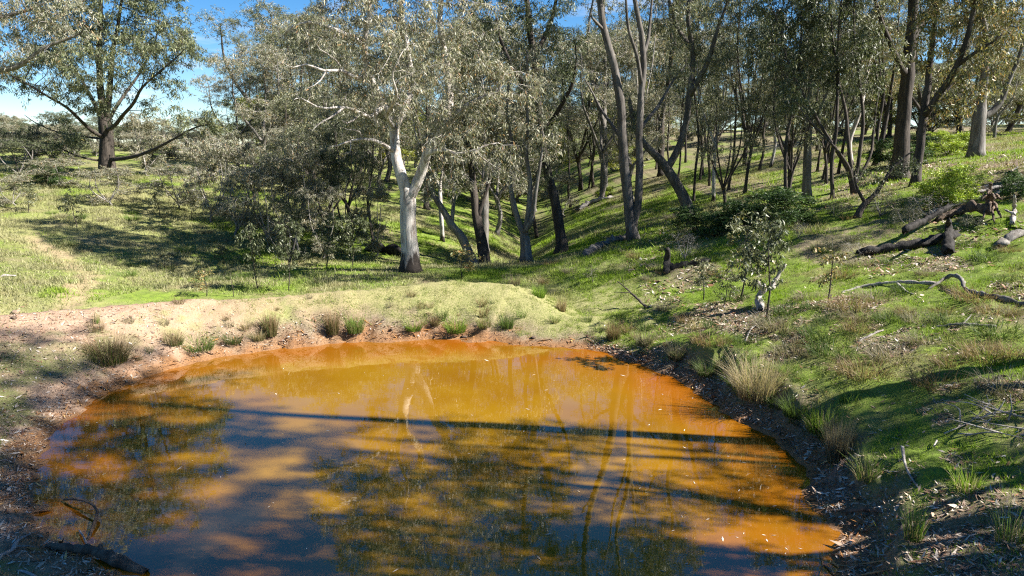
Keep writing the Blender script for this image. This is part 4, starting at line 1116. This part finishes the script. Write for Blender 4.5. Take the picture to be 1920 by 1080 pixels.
# small tufts along the waterside
SM = [tuft_mesh(740 + k, 0.20, 0.26, 90, c_, 0.6, 0.007, 0.34, 0.6) for k, c_ in enumerate([C_GREY, C_DKGREEN, C_BROWN, C_GREEN, C_STRAW])]
cnt_ = 0
while cnt_ < 75:
    px, py = rng.uniform(150, 1600), rng.uniform(555, 900)
    h_ = hit(px, py); s0 = float(sdf(h_[0], h_[1]))
    if not 0.3 < s0 < 1.7 or rng.random() > (1.0 if h_[0] > 1.5 else 0.6): continue
    cnt_ += 1
    far = h_[0] < 1.5
    o = link('grass_tuft', SM[int(rng.integers(5))], None, (h_[0], h_[1], float(ground(h_[0], h_[1]))))
    o.scale = (1, 1, 1); sv = rng.uniform(0.5, 1.5); o.scale = (sv, sv, sv * rng.uniform(.7, 1.3)); o.rotation_euler.z = rng.random() * 6.28
    tag(o, 'small loose grass tuft on the dam side of the waterline' if far else 'small loose grass tuft at the edge of the right bank', 'grass tuft', 'tufts by the water, ' + ('dam side' if far else 'right bank'))

# bushes and saplings
def bush_kind(seed, H, W, pal, bark, n_attr=260, D=0.12, per=12, leaf=(0.06, 0.016), hang=0.1, base_f=0.12, stems_n=5, twigs=4.0):
    rng = np.random.default_rng(seed); stems = [([(0, 0, 0), (0.01, 0.02, H * 0.08), (0, 0, H * 0.15)], 0.03 * H, 0.02 * H)]; blobs = []
    for k in range(stems_n):
        a = 6.283 * (k + rng.random() * .7) / stems_n; o = W * 0.33 * rng.uniform(.5, 1.1)
        tp = (math.cos(a) * o, math.sin(a) * o, H * rng.uniform(.55, .9))
        stems.append(([(0, 0, H * .12), (tp[0] * .6, tp[1] * .6, tp[2] * .5), tp], 0.016 * H, 0.004))
        blobs.append((tp, (W * .24, W * .24, H * .2), 1.2)); blobs.append(((tp[0], tp[1], tp[2] * .55), (W * .22, W * .22, H * .2), 1.0))
    blobs.append(((0, 0, H * .8), (W * .25, W * .25, H * .16), 1))
    return build_tree(stems, blobs, seed + 1, D=D, n_attr=n_attr, per=per, leaf=leaf, pal=pal, bark=bark, spread=D * .9, sprout_z=H * base_f, tip=0.004, hang=hang, split=0.018, twigs=twigs)
KINDS['bush_lime'] = (bush_kind(401, 1.3, 1.5, PAL_LIME, BARK_DARK, 520, per=20, leaf=(0.07,0.018)), 1.3, 1.5)
KINDS['bush_dark'] = (bush_kind(411, 1.3, 1.6, PAL_GREEN, BARK_DARK, 520, per=20, leaf=(0.07,0.02)), 1.3, 1.6)
KINDS['bush_grey'] = (bush_kind(421, 1.0, 1.1, PAL_DEAD, BARK_DEAD, 300, per=5, leaf=(0.05, 0.008)), 1.0, 1.1)
KINDS['bush_heath'] = (bush_kind(431, 1.0, 1.2, [(0.12, 0.13, 0.07, 4), (0.17, 0.16, 0.10, 4), (0.08, 0.09, 0.04, 3)], BARK_GREY, 320, per=8, leaf=(0.05, 0.010)), 1.0, 1.2)
def sapling_kind(seed, H, W, pal, n_attr=90, per=5, leaf=(0.11, 0.034), lean=0.1):
    rng = np.random.default_rng(seed)
    top = (lean * H, 0.05, H * 0.95)
    stems = [([(0, 0, 0), (lean * H * .3, .04, H * .35), (lean * H * .6, -.03, H * .7), top], 0.012 * H ** .5 + .006, 0.004)]
    blobs = [((lean * H * f + rng.normal() * W * .2, rng.normal() * W * .2, H * f), (W * .26, W * .26, H * .12), 1) for f in (.45, .55, .62, .7, .78, .86, .95)]
    return build_tree(stems, blobs, seed + 1, D=0.12, n_attr=n_attr, per=per, leaf=leaf, pal=pal, bark=BARK_DARK, spread=.11, sprout_z=H * .3, tip=0.003, split=0.009, twigs=2.2)
KINDS['sapling'] = (sapling_kind(441, 2.2, 1.0, PAL_OLIVE, 120, 7), 2.2, 1.0)
KINDS['sapling_dark'] = (sapling_kind(451, 2.2, 1.1, PAL_DARK, 190, 9), 2.2, 1.1)
KINDS['sapling_red'] = (sapling_kind(461, 1.6, 0.9, PAL_WARM, 80, 5, (.10, .04), -.05), 1.6, 0.9)
KINDS['sapling_bare'] = (sapling_kind(471, 1.3, 0.8, PAL_DEAD, 120, 0.35, (.05, .012), .12), 1.3, 0.8)
_n = len(placed)
for a_ in [
    ('bush_lime', 'green_bush_shrub', 1772, 388, 302, 118, 'lime green feathery bush in front, below the thickest dark trunk'),
    ('bush_lime', 'green_bush_shrub', 1776, 292, 240, 96, 'lime green bush behind, up the slope beside the stout grey trunk'),
    ('bush_lime', 'green_bush_shrub', 1132, 372, 345, 34, 'small lime green bush low behind the twin grey trunks'),
    ('bush_dark', 'green_bush_shrub', 1905, 372, 318, 66, 'mid green bush at the right edge above the fallen logs'),
    ('bush_dark', 'green_bush_shrub', 1455, 425, 350, 150, 'broadest dark green bush on the slope in the middle right'),
    ('bush_dark', 'green_bush_shrub', 1315, 440, 385, 104, 'dark green bush at the foot of the thick leaning trunk'),
    ('bush_dark', 'green_bush_shrub', 1385, 432, 372, 90, 'dark green bush between two others on the slope'),
    ('bush_dark', 'green_bush_shrub', 1680, 312, 252, 110, 'dark bush at the foot of the thickest dark trunk'),
    ('bush_grey', 'dead_shrub', 1284, 486, 420, 66, 'pale grey dead shrub on the slope right of the twin trunks'),
    ('bush_grey', 'dead_shrub', 1496, 446, 402, 34, 'narrow straw-grey dead shrub right of broadest dark bush'),
    ('bush_grey', 'dead_shrub', 1745, 410, 350, 90, 'brown-grey twiggy shrub below the lime green bush'),
    ('bush_heath', 'heath_shrub', 1650, 408, 342, 80, 'grey-green heath shrub beside the small crooked tree'),
    ('bush_heath', 'heath_shrub', 1705, 425, 378, 70, 'low grey heath shrub above the charred log'),
    ('bush_heath', 'heath_shrub', 1565, 405, 372, 60, 'low heath shrub left of the small crooked tree'),
    ('bush_heath', 'heath_shrub', 1560, 468, 430, 70, 'low wiry shrub left end of the charred log'),
    ('bush_grey', 'dead_shrub', 1610, 480, 440, 60, 'wispy dead shrub touching the charred log'),
    ('bush_heath', 'heath_shrub', 1815, 425, 395, 60, 'small green-grey shrub by the upturned roots'),
    ('sapling_dark', 'gum_sapling', 1437, 600, 395, 110, 'tallest leafy gum sapling on the green bank right of the pond'),
    ('sapling', 'gum_sapling', 1388, 562, 392, 90, 'dark-stemmed gum sapling behind the tallest one'),
    ('sapling', 'gum_sapling', 1318, 562, 478, 60, 'short sparse sapling left of the tallest sapling'),
    ('sapling', 'gum_sapling', 1356, 575, 500, 50, 'shortest leafy sapling between the two left saplings'),
    ('sapling_red', 'gum_sapling', 1552, 562, 448, 70, 'thin sapling with few leaves right of the white stumps'),
    ('sapling_red', 'gum_sapling', 868, 524, 448, 74, 'red-tinged leafy sapling behind the crest of the dam'),
    ('sapling', 'gum_sapling', 1112, 532, 492, 26, 'tiny sapling on shaded slope right of the dam end'),
    ('sapling', 'gum_sapling', 310, 506, 462, 34, 'small sapling alone on the shaded left slope'),
    ('sapling_red', 'gum_sapling', 387, 556, 494, 52, 'pale brown-leaved sapling behind the dam, left of the bare one'),
    ('sapling_bare', 'gum_sapling', 437, 556, 494, 40, 'bare white twiggy sapling behind the left dam wall'),
    ('sapling_dark', 'gum_sapling', 484, 545, 420, 56, 'tall dark sapling right of bare white one'),
    ('sapling_dark', 'gum_sapling', 541, 545, 405, 64, 'second tall dark sapling at the thicket edge'),
    ('sapling_dark', 'gum_sapling', 420, 495, 452, 34, 'short dark sapling further back on left slope'),
    ('sapling_dark', 'gum_sapling', 612, 505, 400, 60, 'dark sapling under the thicket, left of the pale gum'),
    ('sapling_dark', 'gum_sapling', 660, 500, 400, 60, 'dark sapling under the thicket, nearest the pale gum'),
    ('sapling', 'gum_sapling', 300, 405, 345, 40, 'small grey sapling midway up the left slope'),
    ('sapling', 'gum_sapling', 145, 425, 352, 44, 'spindly grey sapling on the sunny left slope'),
    ('sapling', 'gum_sapling', 55, 400, 340, 44, 'spindly sapling near the left edge of the slope'),
    ('sapling', 'gum_sapling', 360, 415, 352, 44, 'grey sapling at the upper edge of the shaded left slope'),
    ('bush_dark', 'green_bush_shrub', 95, 348, 305, 44, 'little round dark bush on the left rise'),
]:
    stand_px(*a_)
    o_ = COL.objects[-1]
for o_ in COL.objects:
    if o_.parent is None and 'category' in o_ and ('sapling' in o_.name): o_['category'] = 'sapling'
    if o_.parent is None and 'category' in o_ and ('shrub' in o_.name): o_['category'] = 'shrub'

# ------------------------------------------------------------------ fallen wood
def gpt(px, py, lift=0.0):
    p = hit(px, py); p[2] += lift; return p
def wood(name, label, pieces, material, seed, cat='log', twig=0):
    """pieces: (part name, [(px, py, lift)...], r0, r1); the first is the body"""
    rng = np.random.default_rng(seed)
    base = gpt(*pieces[0][1][0][:2])
    r = empty(name, base, label, cat) if len(pieces) > 1 else None
    for pn, pts, r0, r1 in pieces:
        P = np.array([gpt(*q) for q in pts]) - base
        C = catmull(P, max(5, int(np.linalg.norm(np.diff(P, axis=0), axis=1).sum() / max(0.06, r0 * 0.9)) + 2))
        t = np.linspace(0, 1, len(C))
        R = (r0 * (1 - t) + r1 * t) * (1 + 0.16 * rng.normal(size=len(C)))
        C[:, 2] += R * 0.55
        C[1:-1] += rng.normal(size=(len(C) - 2, 3)) * r0 * 0.10
        T = Tubes(); T.add(C, R, 14 if r0 > 0.04 else 7, True, 0.2, rng, 1.0)
        me = T.mesh(pn, material, smooth=r0 < 0.04)
        if r is None:
            o = link(name, me, None, base); tag(o, label, cat); return o
        link(pn, me, r)
    return r
wood('charred_log', 'long black charred log lying across the right slope', [('trunk', [(1622, 478), (1680, 470), (1735, 462), (1775, 452)], 0.10, 0.14),
     ('upper_slab', [(1695, 455, .25), (1735, 435, .25), (1775, 415, .3)], 0.08, 0.05), ('splinter', [(1778, 476), (1776, 450, .25), (1772, 470, .62)], 0.09, 0.03)], BARK_BURNT, 1)
wood('uprooted_log', 'pale fallen trunk with brown upturned roots at the right', [('trunk', [(1848, 408, .12), (1820, 402, .1), (1785, 408, .05), (1760, 414)], 0.11, 0.07),
     ] + [('root', [(1850, 405, .15), (1850 + dx * .5, 405 + dy * .3, .15 + l_ * .7), (1850 + dx, 405 + dy, l_)], 0.05, 0.015) for dx, dy, l_ in
     [(-14, 8, .45), (-4, 10, .6), (10, 12, .5), (20, 14, .25), (26, 12, .1), (14, 16, .05), (4, 14, .25), (-8, 14, .1), (22, 8, .45), (0, 4, .75)]], BARK_WET, 2)
wood('fallen_log', 'upper of the pale logs lying above the upturned roots', [('log', [(1790, 374), (1850, 366, .1), (1925, 352, .1)], 0.065, 0.05)], BARK_DEAD, 3)
wood('fallen_log', 'long pale log reaching left from the upturned roots', [('log', [(1745, 402), (1800, 388, .08), (1860, 376, .12), (1890, 366, .1)], 0.05, 0.04)], BARK_DEAD, 4)
wood('dead_branch', 'forked dead branch standing right of the upturned roots', [('branch', [(1898, 420), (1900, 405, .1), (1896, 412, .5)], 0.05, 0.03), ('fork', [(1898, 415, .15), (1882, 412, .2)], 0.03, 0.015)], BARK_DEAD, 5, 'branch')
wood('fallen_log', 'dark short log end at the right edge below the upturned roots', [('log', [(1878, 462), (1905, 446, .03), (1940, 436)], 0.07, 0.08)], BARK_GREY, 6)
wood('fallen_branch', 'long curved grey fallen branch on the sunny green slope', [('branch', [(1580, 549), (1620, 541, .03), (1680, 534, .03), (1752, 536, .02)], 0.025, 0.04),
     ('side_branch', [(1680, 534, .03), (1700, 548), (1712, 552)], 0.02, 0.01)], BARK_DEAD, 7, 'branch')
wood('fallen_branch', 'thick kinked grey branch reaching the right edge on green slope', [('branch', [(1742, 542), (1780, 530, .10), (1800, 538, .12), (1812, 552, .05), (1860, 560, .02), (1925, 574)], 0.028, 0.042)], BARK_GREY, 8, 'branch')
wood('fallen_log', 'grey fallen log with twigs on the dark slope below the twin trunks', [('log', [(1098, 480), (1130, 466, .08), (1160, 456, .1), (1192, 450)], 0.11, 0.07),
     ('twig', [(1130, 466, .1), (1120, 470, .3)], 0.02, 0.008), ('twig', [(1160, 456, .1), (1185, 448, .3)], 0.025, 0.01)], BARK_GREY, 9)
wood('charred_stump', 'small black stump with a grey log on the slope edge', [('stump', [(1250, 512), (1251, 506, .2), (1250, 510, .5)], 0.10, 0.05), ('log', [(1256, 508, .05), (1285, 500, .03), (1325, 494)], 0.08, 0.06)], BARK_BURNT, 10, 'stump')
wood('pale_stump', 'twisted white stump at the foot of the tallest sapling', [('stump', [(1425, 580), (1422, 572, .15), (1432, 572, .3), (1418, 575, .45)], 0.075, 0.04)], BARK_DEAD, 11, 'stump')
wood('pale_stump', 'leaning white stump right of the tallest sapling', [('stump', [(1446, 545), (1456, 540, .2), (1468, 540, .45)], 0.055, 0.03)], BARK_DEAD, 12, 'stump')
wood('fallen_log', 'distant pale log on the sunny slope behind the dark leaning trunk', [('log', [(1085, 396), (1110, 384, .1), (1142, 373)], 0.12, 0.10)], BARK_DEAD, 13)
wood('fallen_log', 'dark log in the gully shade left of the pale gum trunk', [('log', [(700, 472), (726, 474, .05), (756, 482)], 0.20, 0.18)], BARK_BURNT, 14)
wood('driftwood_log', 'weathered brown driftwood lying half in the water at bottom left', [('log', [(92, 1026), (130, 1036, .03), (175, 1044, .04), (210, 1054, .02), (268, 1074, -.02)], 0.030, 0.055),
     ('knot', [(185, 1046, .03), (190, 1040, .09)], 0.028, 0.018), ('root', [(110, 1030, .02), (95, 1042), (88, 1052)], 0.014, 0.006), ('root', [(125, 1034, .02), (118, 1050)], 0.012, 0.005)], BARK_WET, 15, 'driftwood')
wood('arched_branch', 'thin brown branch arching out of the water at the left bank', [('branch', [(122, 942, .02), (145, 950, .08), (172, 962, .10), (184, 972, .06), (172, 1000, .02), (160, 1020, -.04)], 0.013, 0.017)], BARK_WET, 16, 'branch')
wood('stick', 'pale crooked stick by the arched branch', [('stick', [(150, 1000, .02), (158, 1015, .04), (166, 1032, .02)], 0.008, 0.010)], BARK_DEAD, 17, 'stick')
wood('stick', 'pale forked stick at the bottom left edge', [('stick', [(0, 1044), (22, 1038, .02), (36, 1020, .03), (56, 1004)], 0.022, 0.008), ('fork', [(28, 1030, .03), (60, 1025), (70, 1030)], 0.008, 0.004)], BARK_DEAD, 18, 'stick')
wood('stick', 'pale stick lying in the bottom left corner', [('stick', [(36, 1072), (50, 1076), (70, 1084)], 0.014, 0.012)], BARK_DEAD, 19, 'stick')
wood('stick', 'grey upright broken stick on the near right bank', [('stick', [(1720, 914), (1702, 892, .03), (1694, 870, .05), (1690, 856, .10)], 0.008, 0.018), ('fork', [(1694, 870, .05), (1684, 868, .02)], 0.008, 0.004)], BARK_DEAD, 20, 'stick')
wood('stick', 'brown stick lying on near right bank shade', [('stick', [(1590, 962), (1620, 962, .02), (1652, 962)], 0.02, 0.016)], BARK_WET, 21, 'stick')
wood('stick', 'pale stick across the shaded grass right of the straw clump', [('stick', [(1612, 640), (1636, 630, .02), (1656, 620)], 0.022, 0.012)], BARK_DEAD, 22, 'stick')
wood('fallen_branch', 'thin straight branch lying on the grass near the right edge', [('branch', [(1755, 614), (1800, 613, .03), (1866, 613)], 0.016, 0.020), ('fork', [(1805, 613, .03), (1820, 598, .05)], 0.012, 0.006)], BARK_GREY, 23, 'branch')
wood('stick', 'curved white twig below the white stumps', [('stick', [(1398, 640), (1408, 622, .04), (1426, 606)], 0.014, 0.007)], BARK_DEAD, 24, 'stick')
wood('dead_branch', 'bare dark branch slanting from the grass right of the dam end', [('branch', [(1212, 578), (1190, 574, .2), (1158, 570, .5)], 0.03, 0.008), ('twig', [(1180, 574, .3), (1150, 580, .38)], 0.01, 0.004), ('twig', [(1170, 572, .4), (1165, 575, .6)], 0.008, 0.003)], BARK_DARK, 25, 'branch')
wood('stick', 'short pale stick at the left edge of slope', [('stick', [(-4, 521), (12, 519, .02), (28, 518)], 0.03, 0.02)], BARK_DEAD, 26, 'stick')
for k, (pts, lab) in enumerate([
    ([(1537, 1042), (1542, 1060, .01), (1536, 1082)], 'orange wet bark strip standing at the waterline, leftmost of the strips'),
    ([(1545, 1062), (1556, 1072, .01), (1566, 1084)], 'short dark orange strip beside leftmost bark strip'),
    ([(1612, 1080), (1660, 1074, .02), (1702, 1064)], 'long tan bark strip at the bottom right of the pond'),
    ([(1590, 1062), (1628, 1060, .02), (1672, 1050)], 'tan bark strip just above the longest one'),
    ([(1672, 1040), (1680, 1052, .01), (1676, 1072)], 'short brown strip crossing the tan ones'),
    ([(1560, 1058), (1585, 1064, .01), (1610, 1062)], 'flat pale strip in the orange mud'),
    ([(1600, 1040), (1606, 1056), (1616, 1070)], 'thin orange strip in the middle of the bark pile')]):
    wood('bark_strip', lab, [('strip', pts, 0.009, 0.006)], BARK_WET if k in (1, 4) else barkmat('tan_bark_strip', (0.40, 0.24, 0.12), (0.25, 0.12, 0.05)), 40 + k, 'bark strip')
# brush pile at the right
rng = np.random.default_rng(61)
base = gpt(1880, 795); r = empty('brush_pile', base, 'tangle of pale dead twigs on the bank near the right edge', 'brush pile')
for k in range(22):
    a, L = rng.random() * 6.28, rng.uniform(0.25, 0.7)
    p0 = rng.normal(size=3) * np.array((.25, .2, 0)) + np.array((0, 0, .03))
    p1 = p0 + np.array((math.cos(a) * L, math.sin(a) * L * .7, rng.uniform(.0, .22)))
    mid = (p0 + p1) / 2 + rng.normal(size=3) * .05
    for q in (p0, mid, p1): q[2] = max(q[2], 0) + float(ground(base[0] + q[0], base[1] + q[1])) - base[2]
    T = Tubes(); T.add(catmull([p0, mid, p1], 6), np.linspace(.010, .004, 6), 5)
    link('twig', T.mesh('twig', BARK_DEAD), r)
# stones
def stone(px, py, s, label, seed, material):
    rng = np.random.default_rng(seed)
    p = gpt(px, py)
    nu, nv = 12, 8
    V = [(0, 0, 1.0)]
    for j in range(1, nv):
        for i in range(nu):
            th, ph = 6.283 * i / nu, math.pi * j / nv
            V.append((math.sin(ph) * math.cos(th), math.sin(ph) * math.sin(th), math.cos(ph)))
    V.append((0, 0, -1.0)); V = np.array(V)
    V = np.sign(V) * np.abs(V) ** 0.75
    V *= (1 + 0.12 * rng.normal(size=(len(V), 1))); V *= np.array((s, s * .7, s * .45))
    F3, F4 = [], []
    for i in range(nu): F3.append((0, 1 + i, 1 + (i + 1) % nu)); F3.append((len(V) - 1, 1 + (nv - 2) * nu + (i + 1) % nu, 1 + (nv - 2) * nu + i))
    for j in range(nv - 2):
        for i in range(nu): F4.append((1 + j * nu + i, 1 + (j + 1) * nu + i, 1 + (j + 1) * nu + (i + 1) % nu, 1 + j * nu + (i + 1) % nu))
    L = np.concatenate([np.array(F3).ravel(), np.array(F4).ravel()]); S = np.concatenate([np.arange(len(F3)) * 3, len(F3) * 3 + np.arange(len(F4)) * 4])
    o = link('stone', mesh('stone', V, L, S, material), None, p + np.array((0, 0, s * .25))); o.rotation_euler.z = rng.random() * 6
    tag(o, label, 'stone')
ST = barkmat('sandy_stone', (0.34, 0.25, 0.18), (0.2, 0.14, 0.1), sc=2)
stone(30, 588, .10, 'flat pale stone on the bare dam top near the left edge', 71, ST)
stone(26, 598, .06, 'small dark stone below the flat pale stone', 72, BARK_WET)
stone(870, 633, .06, 'small red-brown stone at the far waterline', 73, BARK_WET)
stone(1000, 634, .06, 'small stone at the far waterline right of the dark clump', 74, BARK_WET)
stone(735, 618, .05, 'small red clod left of the low green clump at the dam foot', 75, BARK_WET)

# ------------------------------------------------------------------ grass, litter, floating leaves: too many to count
def scatter(n, x0, x1, y0, y1, dens, rng):
    x, y = rng.uniform(x0, x1, n), rng.uniform(y0, y1, n)
    k = rng.random(n) < dens(x, y)
    return x[k], y[k]
def in_view(x, y, m=0.78):
    return np.abs(x) < m * y + 1.2
def grass(name, label, x, y, h, w, rng, c0, c1, var=0.35):
    n = len(x)
    B = np.c_[x, y, ground(x, y) - 0.012]
    a = rng.random(n) * 6.283; ln = rng.uniform(0.15, 0.95, n)
    sc_ = 0.45 + 1.9 * fbm(x * 1.7 + 2, y * 1.7) ** 2.2 + 0.5 * sstep(.55, .75, fbm(x * 6, y * 6, 2)) + 1.2 * (rng.random(n) < 0.02)
    H = h * rng.uniform(0.5, 1.3, n) * sc_
    lean = np.c_[np.cos(a) * ln, np.sin(a) * ln]
    az = rng.random(n) * 6.283; s = np.c_[np.cos(az), np.sin(az), np.zeros(n)] * w * 0.5
    tip_ = B + np.c_[lean * H[:, None], H * (1 - 0.3 * ln)]
    V = np.stack([B - s, B + s, tip_], 1).reshape(-1, 3)
    pick = rng.random(n)[:, None]
    c = (c0 * (1 - pick) + c1 * pick) * rng.uniform(1 - var, 1 + var, n)[:, None]
    me = mesh(name, V, *tris(np.arange(3 * n).reshape(n, 3)), BLADE, np.repeat(c, 3, 0))
    return tag(link(name, me), label, 'grass', None, 'stuff')
rng = np.random.default_rng(90)
def green_d(x, y):
    so, mu_, li_ = masks(x, y)
    return np.clip((1 - so * 1.1) * (1 - mu_ * 1.5) * (1 - 0.80 * li_), 0, 1) * in_view(x, y) * (sdf(x, y) > 0.2)
def patchy(x, y): return sstep(0.30, 0.55, fbm(x * 1.1 + 7, y * 1.1))
x, y = scatter(760000, 0.8, 17, 4.5, 21, lambda x, y: green_d(x, y) * (0.35 + 0.65 * patchy(x, y)), rng)
g0, g1 = np.array((0.12, 0.195, 0.012)), np.array((0.27, 0.38, 0.035))
dry = sstep(0.53, 0.70, fbm(x * 0.8 + 31, y * 0.8))[:, None] * 0.8
grass('green_turf', 'short bright green grass covering the right bank and slope', x, y, 0.048, 0.010, rng, g0 * (1 - dry) + np.array((.16, .15, .06)) * dry, g1 * (1 - dry) + np.array((.33, .29, .16)) * dry)
x, y = scatter(520000, -26, 8, 12, 34, lambda x, y: ((y > 17.5) | (x < -9)) * green_d(x, y) * (0.3 + 0.7 * patchy(x, y)), rng)
dry = (sstep(0.40, 0.60, fbm(x * 0.5 + 3, y * 0.5) + 0.17 * sstep(4, 11, -x))[:, None] * 0.85)
grass('slope_grass', 'grass on the slopes behind the dam, green with dry patches', x, y, 0.10, 0.022, rng, g0 * (1 - dry) + np.array((.19, .17, .09)) * dry, g1 * (1 - dry) + np.array((.38, .34, .22)) * dry)
x, y = scatter(240000, 3, 34, 20, 40, lambda x, y: green_d(x, y) * (0.3 + 0.7 * patchy(x, y)), rng)
dry = (sstep(0.42, 0.62, fbm(x * 0.5 + 13, y * 0.5))[:, None] * 0.85)
grass('hillside_grass', 'grass of the upper right hillside under the trees', x, y, 0.10, 0.026, rng, g0 * (1 - dry) + np.array((.18, .15, .08)) * dry, g1 * (1 - dry) + np.array((.34, .29, .18)) * dry)
def dam_d(x, y):
    cd_, cp = polydist(x, y, CREST)
    return (cd_ < 2.6) * (sdf(x, y) > 0.3) * np.interp(cp, [0, .38, .48, .58, 1], [.06, .2, .6, 1, 1]) * in_view(x, y) * (0.3 + 0.7 * patchy(x * 2, y * 2))
x, y = scatter(480000, -12, 3, 10, 19.5, dam_d, rng)
grass('dam_grass', 'thin dry grass on the crest and face of the dam', x, y, 0.045, 0.010, rng, np.array((.13, .19, .025)), np.array((.36, .36, .15)))
def leftbank_d(x, y): return (x < -2) * (sdf(x, y) > 0.5) * sstep(0.52, 0.62, fbm(x * 0.9 + 40, y * 0.9)) * in_view(x, y, 0.9)
x, y = scatter(120000, -14, -2, 5, 14, leftbank_d, rng)
grass('left_bank_grass', 'patches of low green grass on the bare left bank', x, y, 0.05, 0.010, rng, np.array((.06, .09, .015)), np.array((.17, .22, .04)))

def bits(name, label, x, y, size, rng, pal, z=None, tilt=0.35, ratio=0.22):
    n = len(x)
    zz = (ground(x, y) + 0.012) if z is None else np.full(n, z)
    P = np.c_[x, y, zz]
    a = rng.random(n) * 6.283
    d = np.c_[np.cos(a), np.sin(a), rng.normal(size=n) * tilt]; s = np.c_[-np.sin(a), np.cos(a), rng.normal(size=n) * tilt]
    L = size * rng.lognormal(0, 0.45, n)[:, None]; W = L * ratio * rng.uniform(.6, 1.4, n)[:, None]
    V = np.stack([P - d * L * .5, P + s * W * .5, P + d * L * .5, P - s * W * .5], 1).reshape(-1, 3)
    pal = np.asarray(pal); w = pal[:, 3] / pal[:, 3].sum()
    c = pal[rng.choice(len(pal), n, p=w), :3] * rng.uniform(.7, 1.3, n)[:, None]
    return tag(link(name, mesh(name, V, *quads(np.arange(4 * n).reshape(n, 4)), BITS, np.repeat(c, 4, 0))), label, 'leaf litter', None, 'stuff')
PAL_LIT = [(.30, .22, .16, 4), (.42, .35, .28, 3), (.15, .09, .06, 4), (.55, .49, .42, 1.2), (.22, .11, .06, 2)]
def lit_d(x, y):
    so, mu_, li_ = masks(x, y)
    return np.clip(li_ + .25 * mu_ + .03, 0, 1) * in_view(x, y, 0.9) * (sdf(x, y) > 0.05)
x, y = scatter(150000, 1.5, 12, 4.2, 15, lit_d, rng)
bits('leaf_litter', 'fallen leaves, bark and twigs on the right bank', x, y, 0.055, rng, PAL_LIT)
x, y = scatter(90000, -12, -1.5, 4.2, 15, lit_d, rng)
bits('leaf_litter', 'fallen leaves and twigs on the left bank', x, y, 0.050, rng, PAL_LIT)
x, y = scatter(30000, -9, 5, 4, 16, lambda x, y: (sdf(x, y) > 0.0) * (sdf(x, y) < 0.38) * in_view(x, y), rng)
bits('waterline_debris', 'rusty bark and leaf debris along the waterline', x, y, 0.075, rng, [(.34, .16, .05, 4), (.20, .09, .03, 4), (.45, .26, .10, 2), (.10, .05, .03, 3)], ratio=.16)
x, y = scatter(70000, 3, 22, 14, 26, lambda x, y: 0.6 * in_view(x, y) * sstep(.45, .6, fbm(x * .9, y * .9)), rng)
bits('slope_litter', 'bark and leaf litter on the rough right slope', x, y, 0.09, rng, PAL_LIT)
def fl_d(x, y): return (sdf(x, y) < -0.1) * (0.06 + 0.94 * sstep(0.8, 4.2, x + 0.35 * (9 - y)) * sstep(.45, .6, fbm(x * 1.3, y * 1.3)))
x, y = scatter(2600, -7, 4.6, 4.5, 13.5, fl_d, rng)
bits('floating_leaves', 'pale gum leaves floating on the pond', x, y, 0.045, rng, [(.55, .48, .40, 4), (.38, .28, .18, 2), (.2, .1, .05, 1)], z=0.004, tilt=0.02)
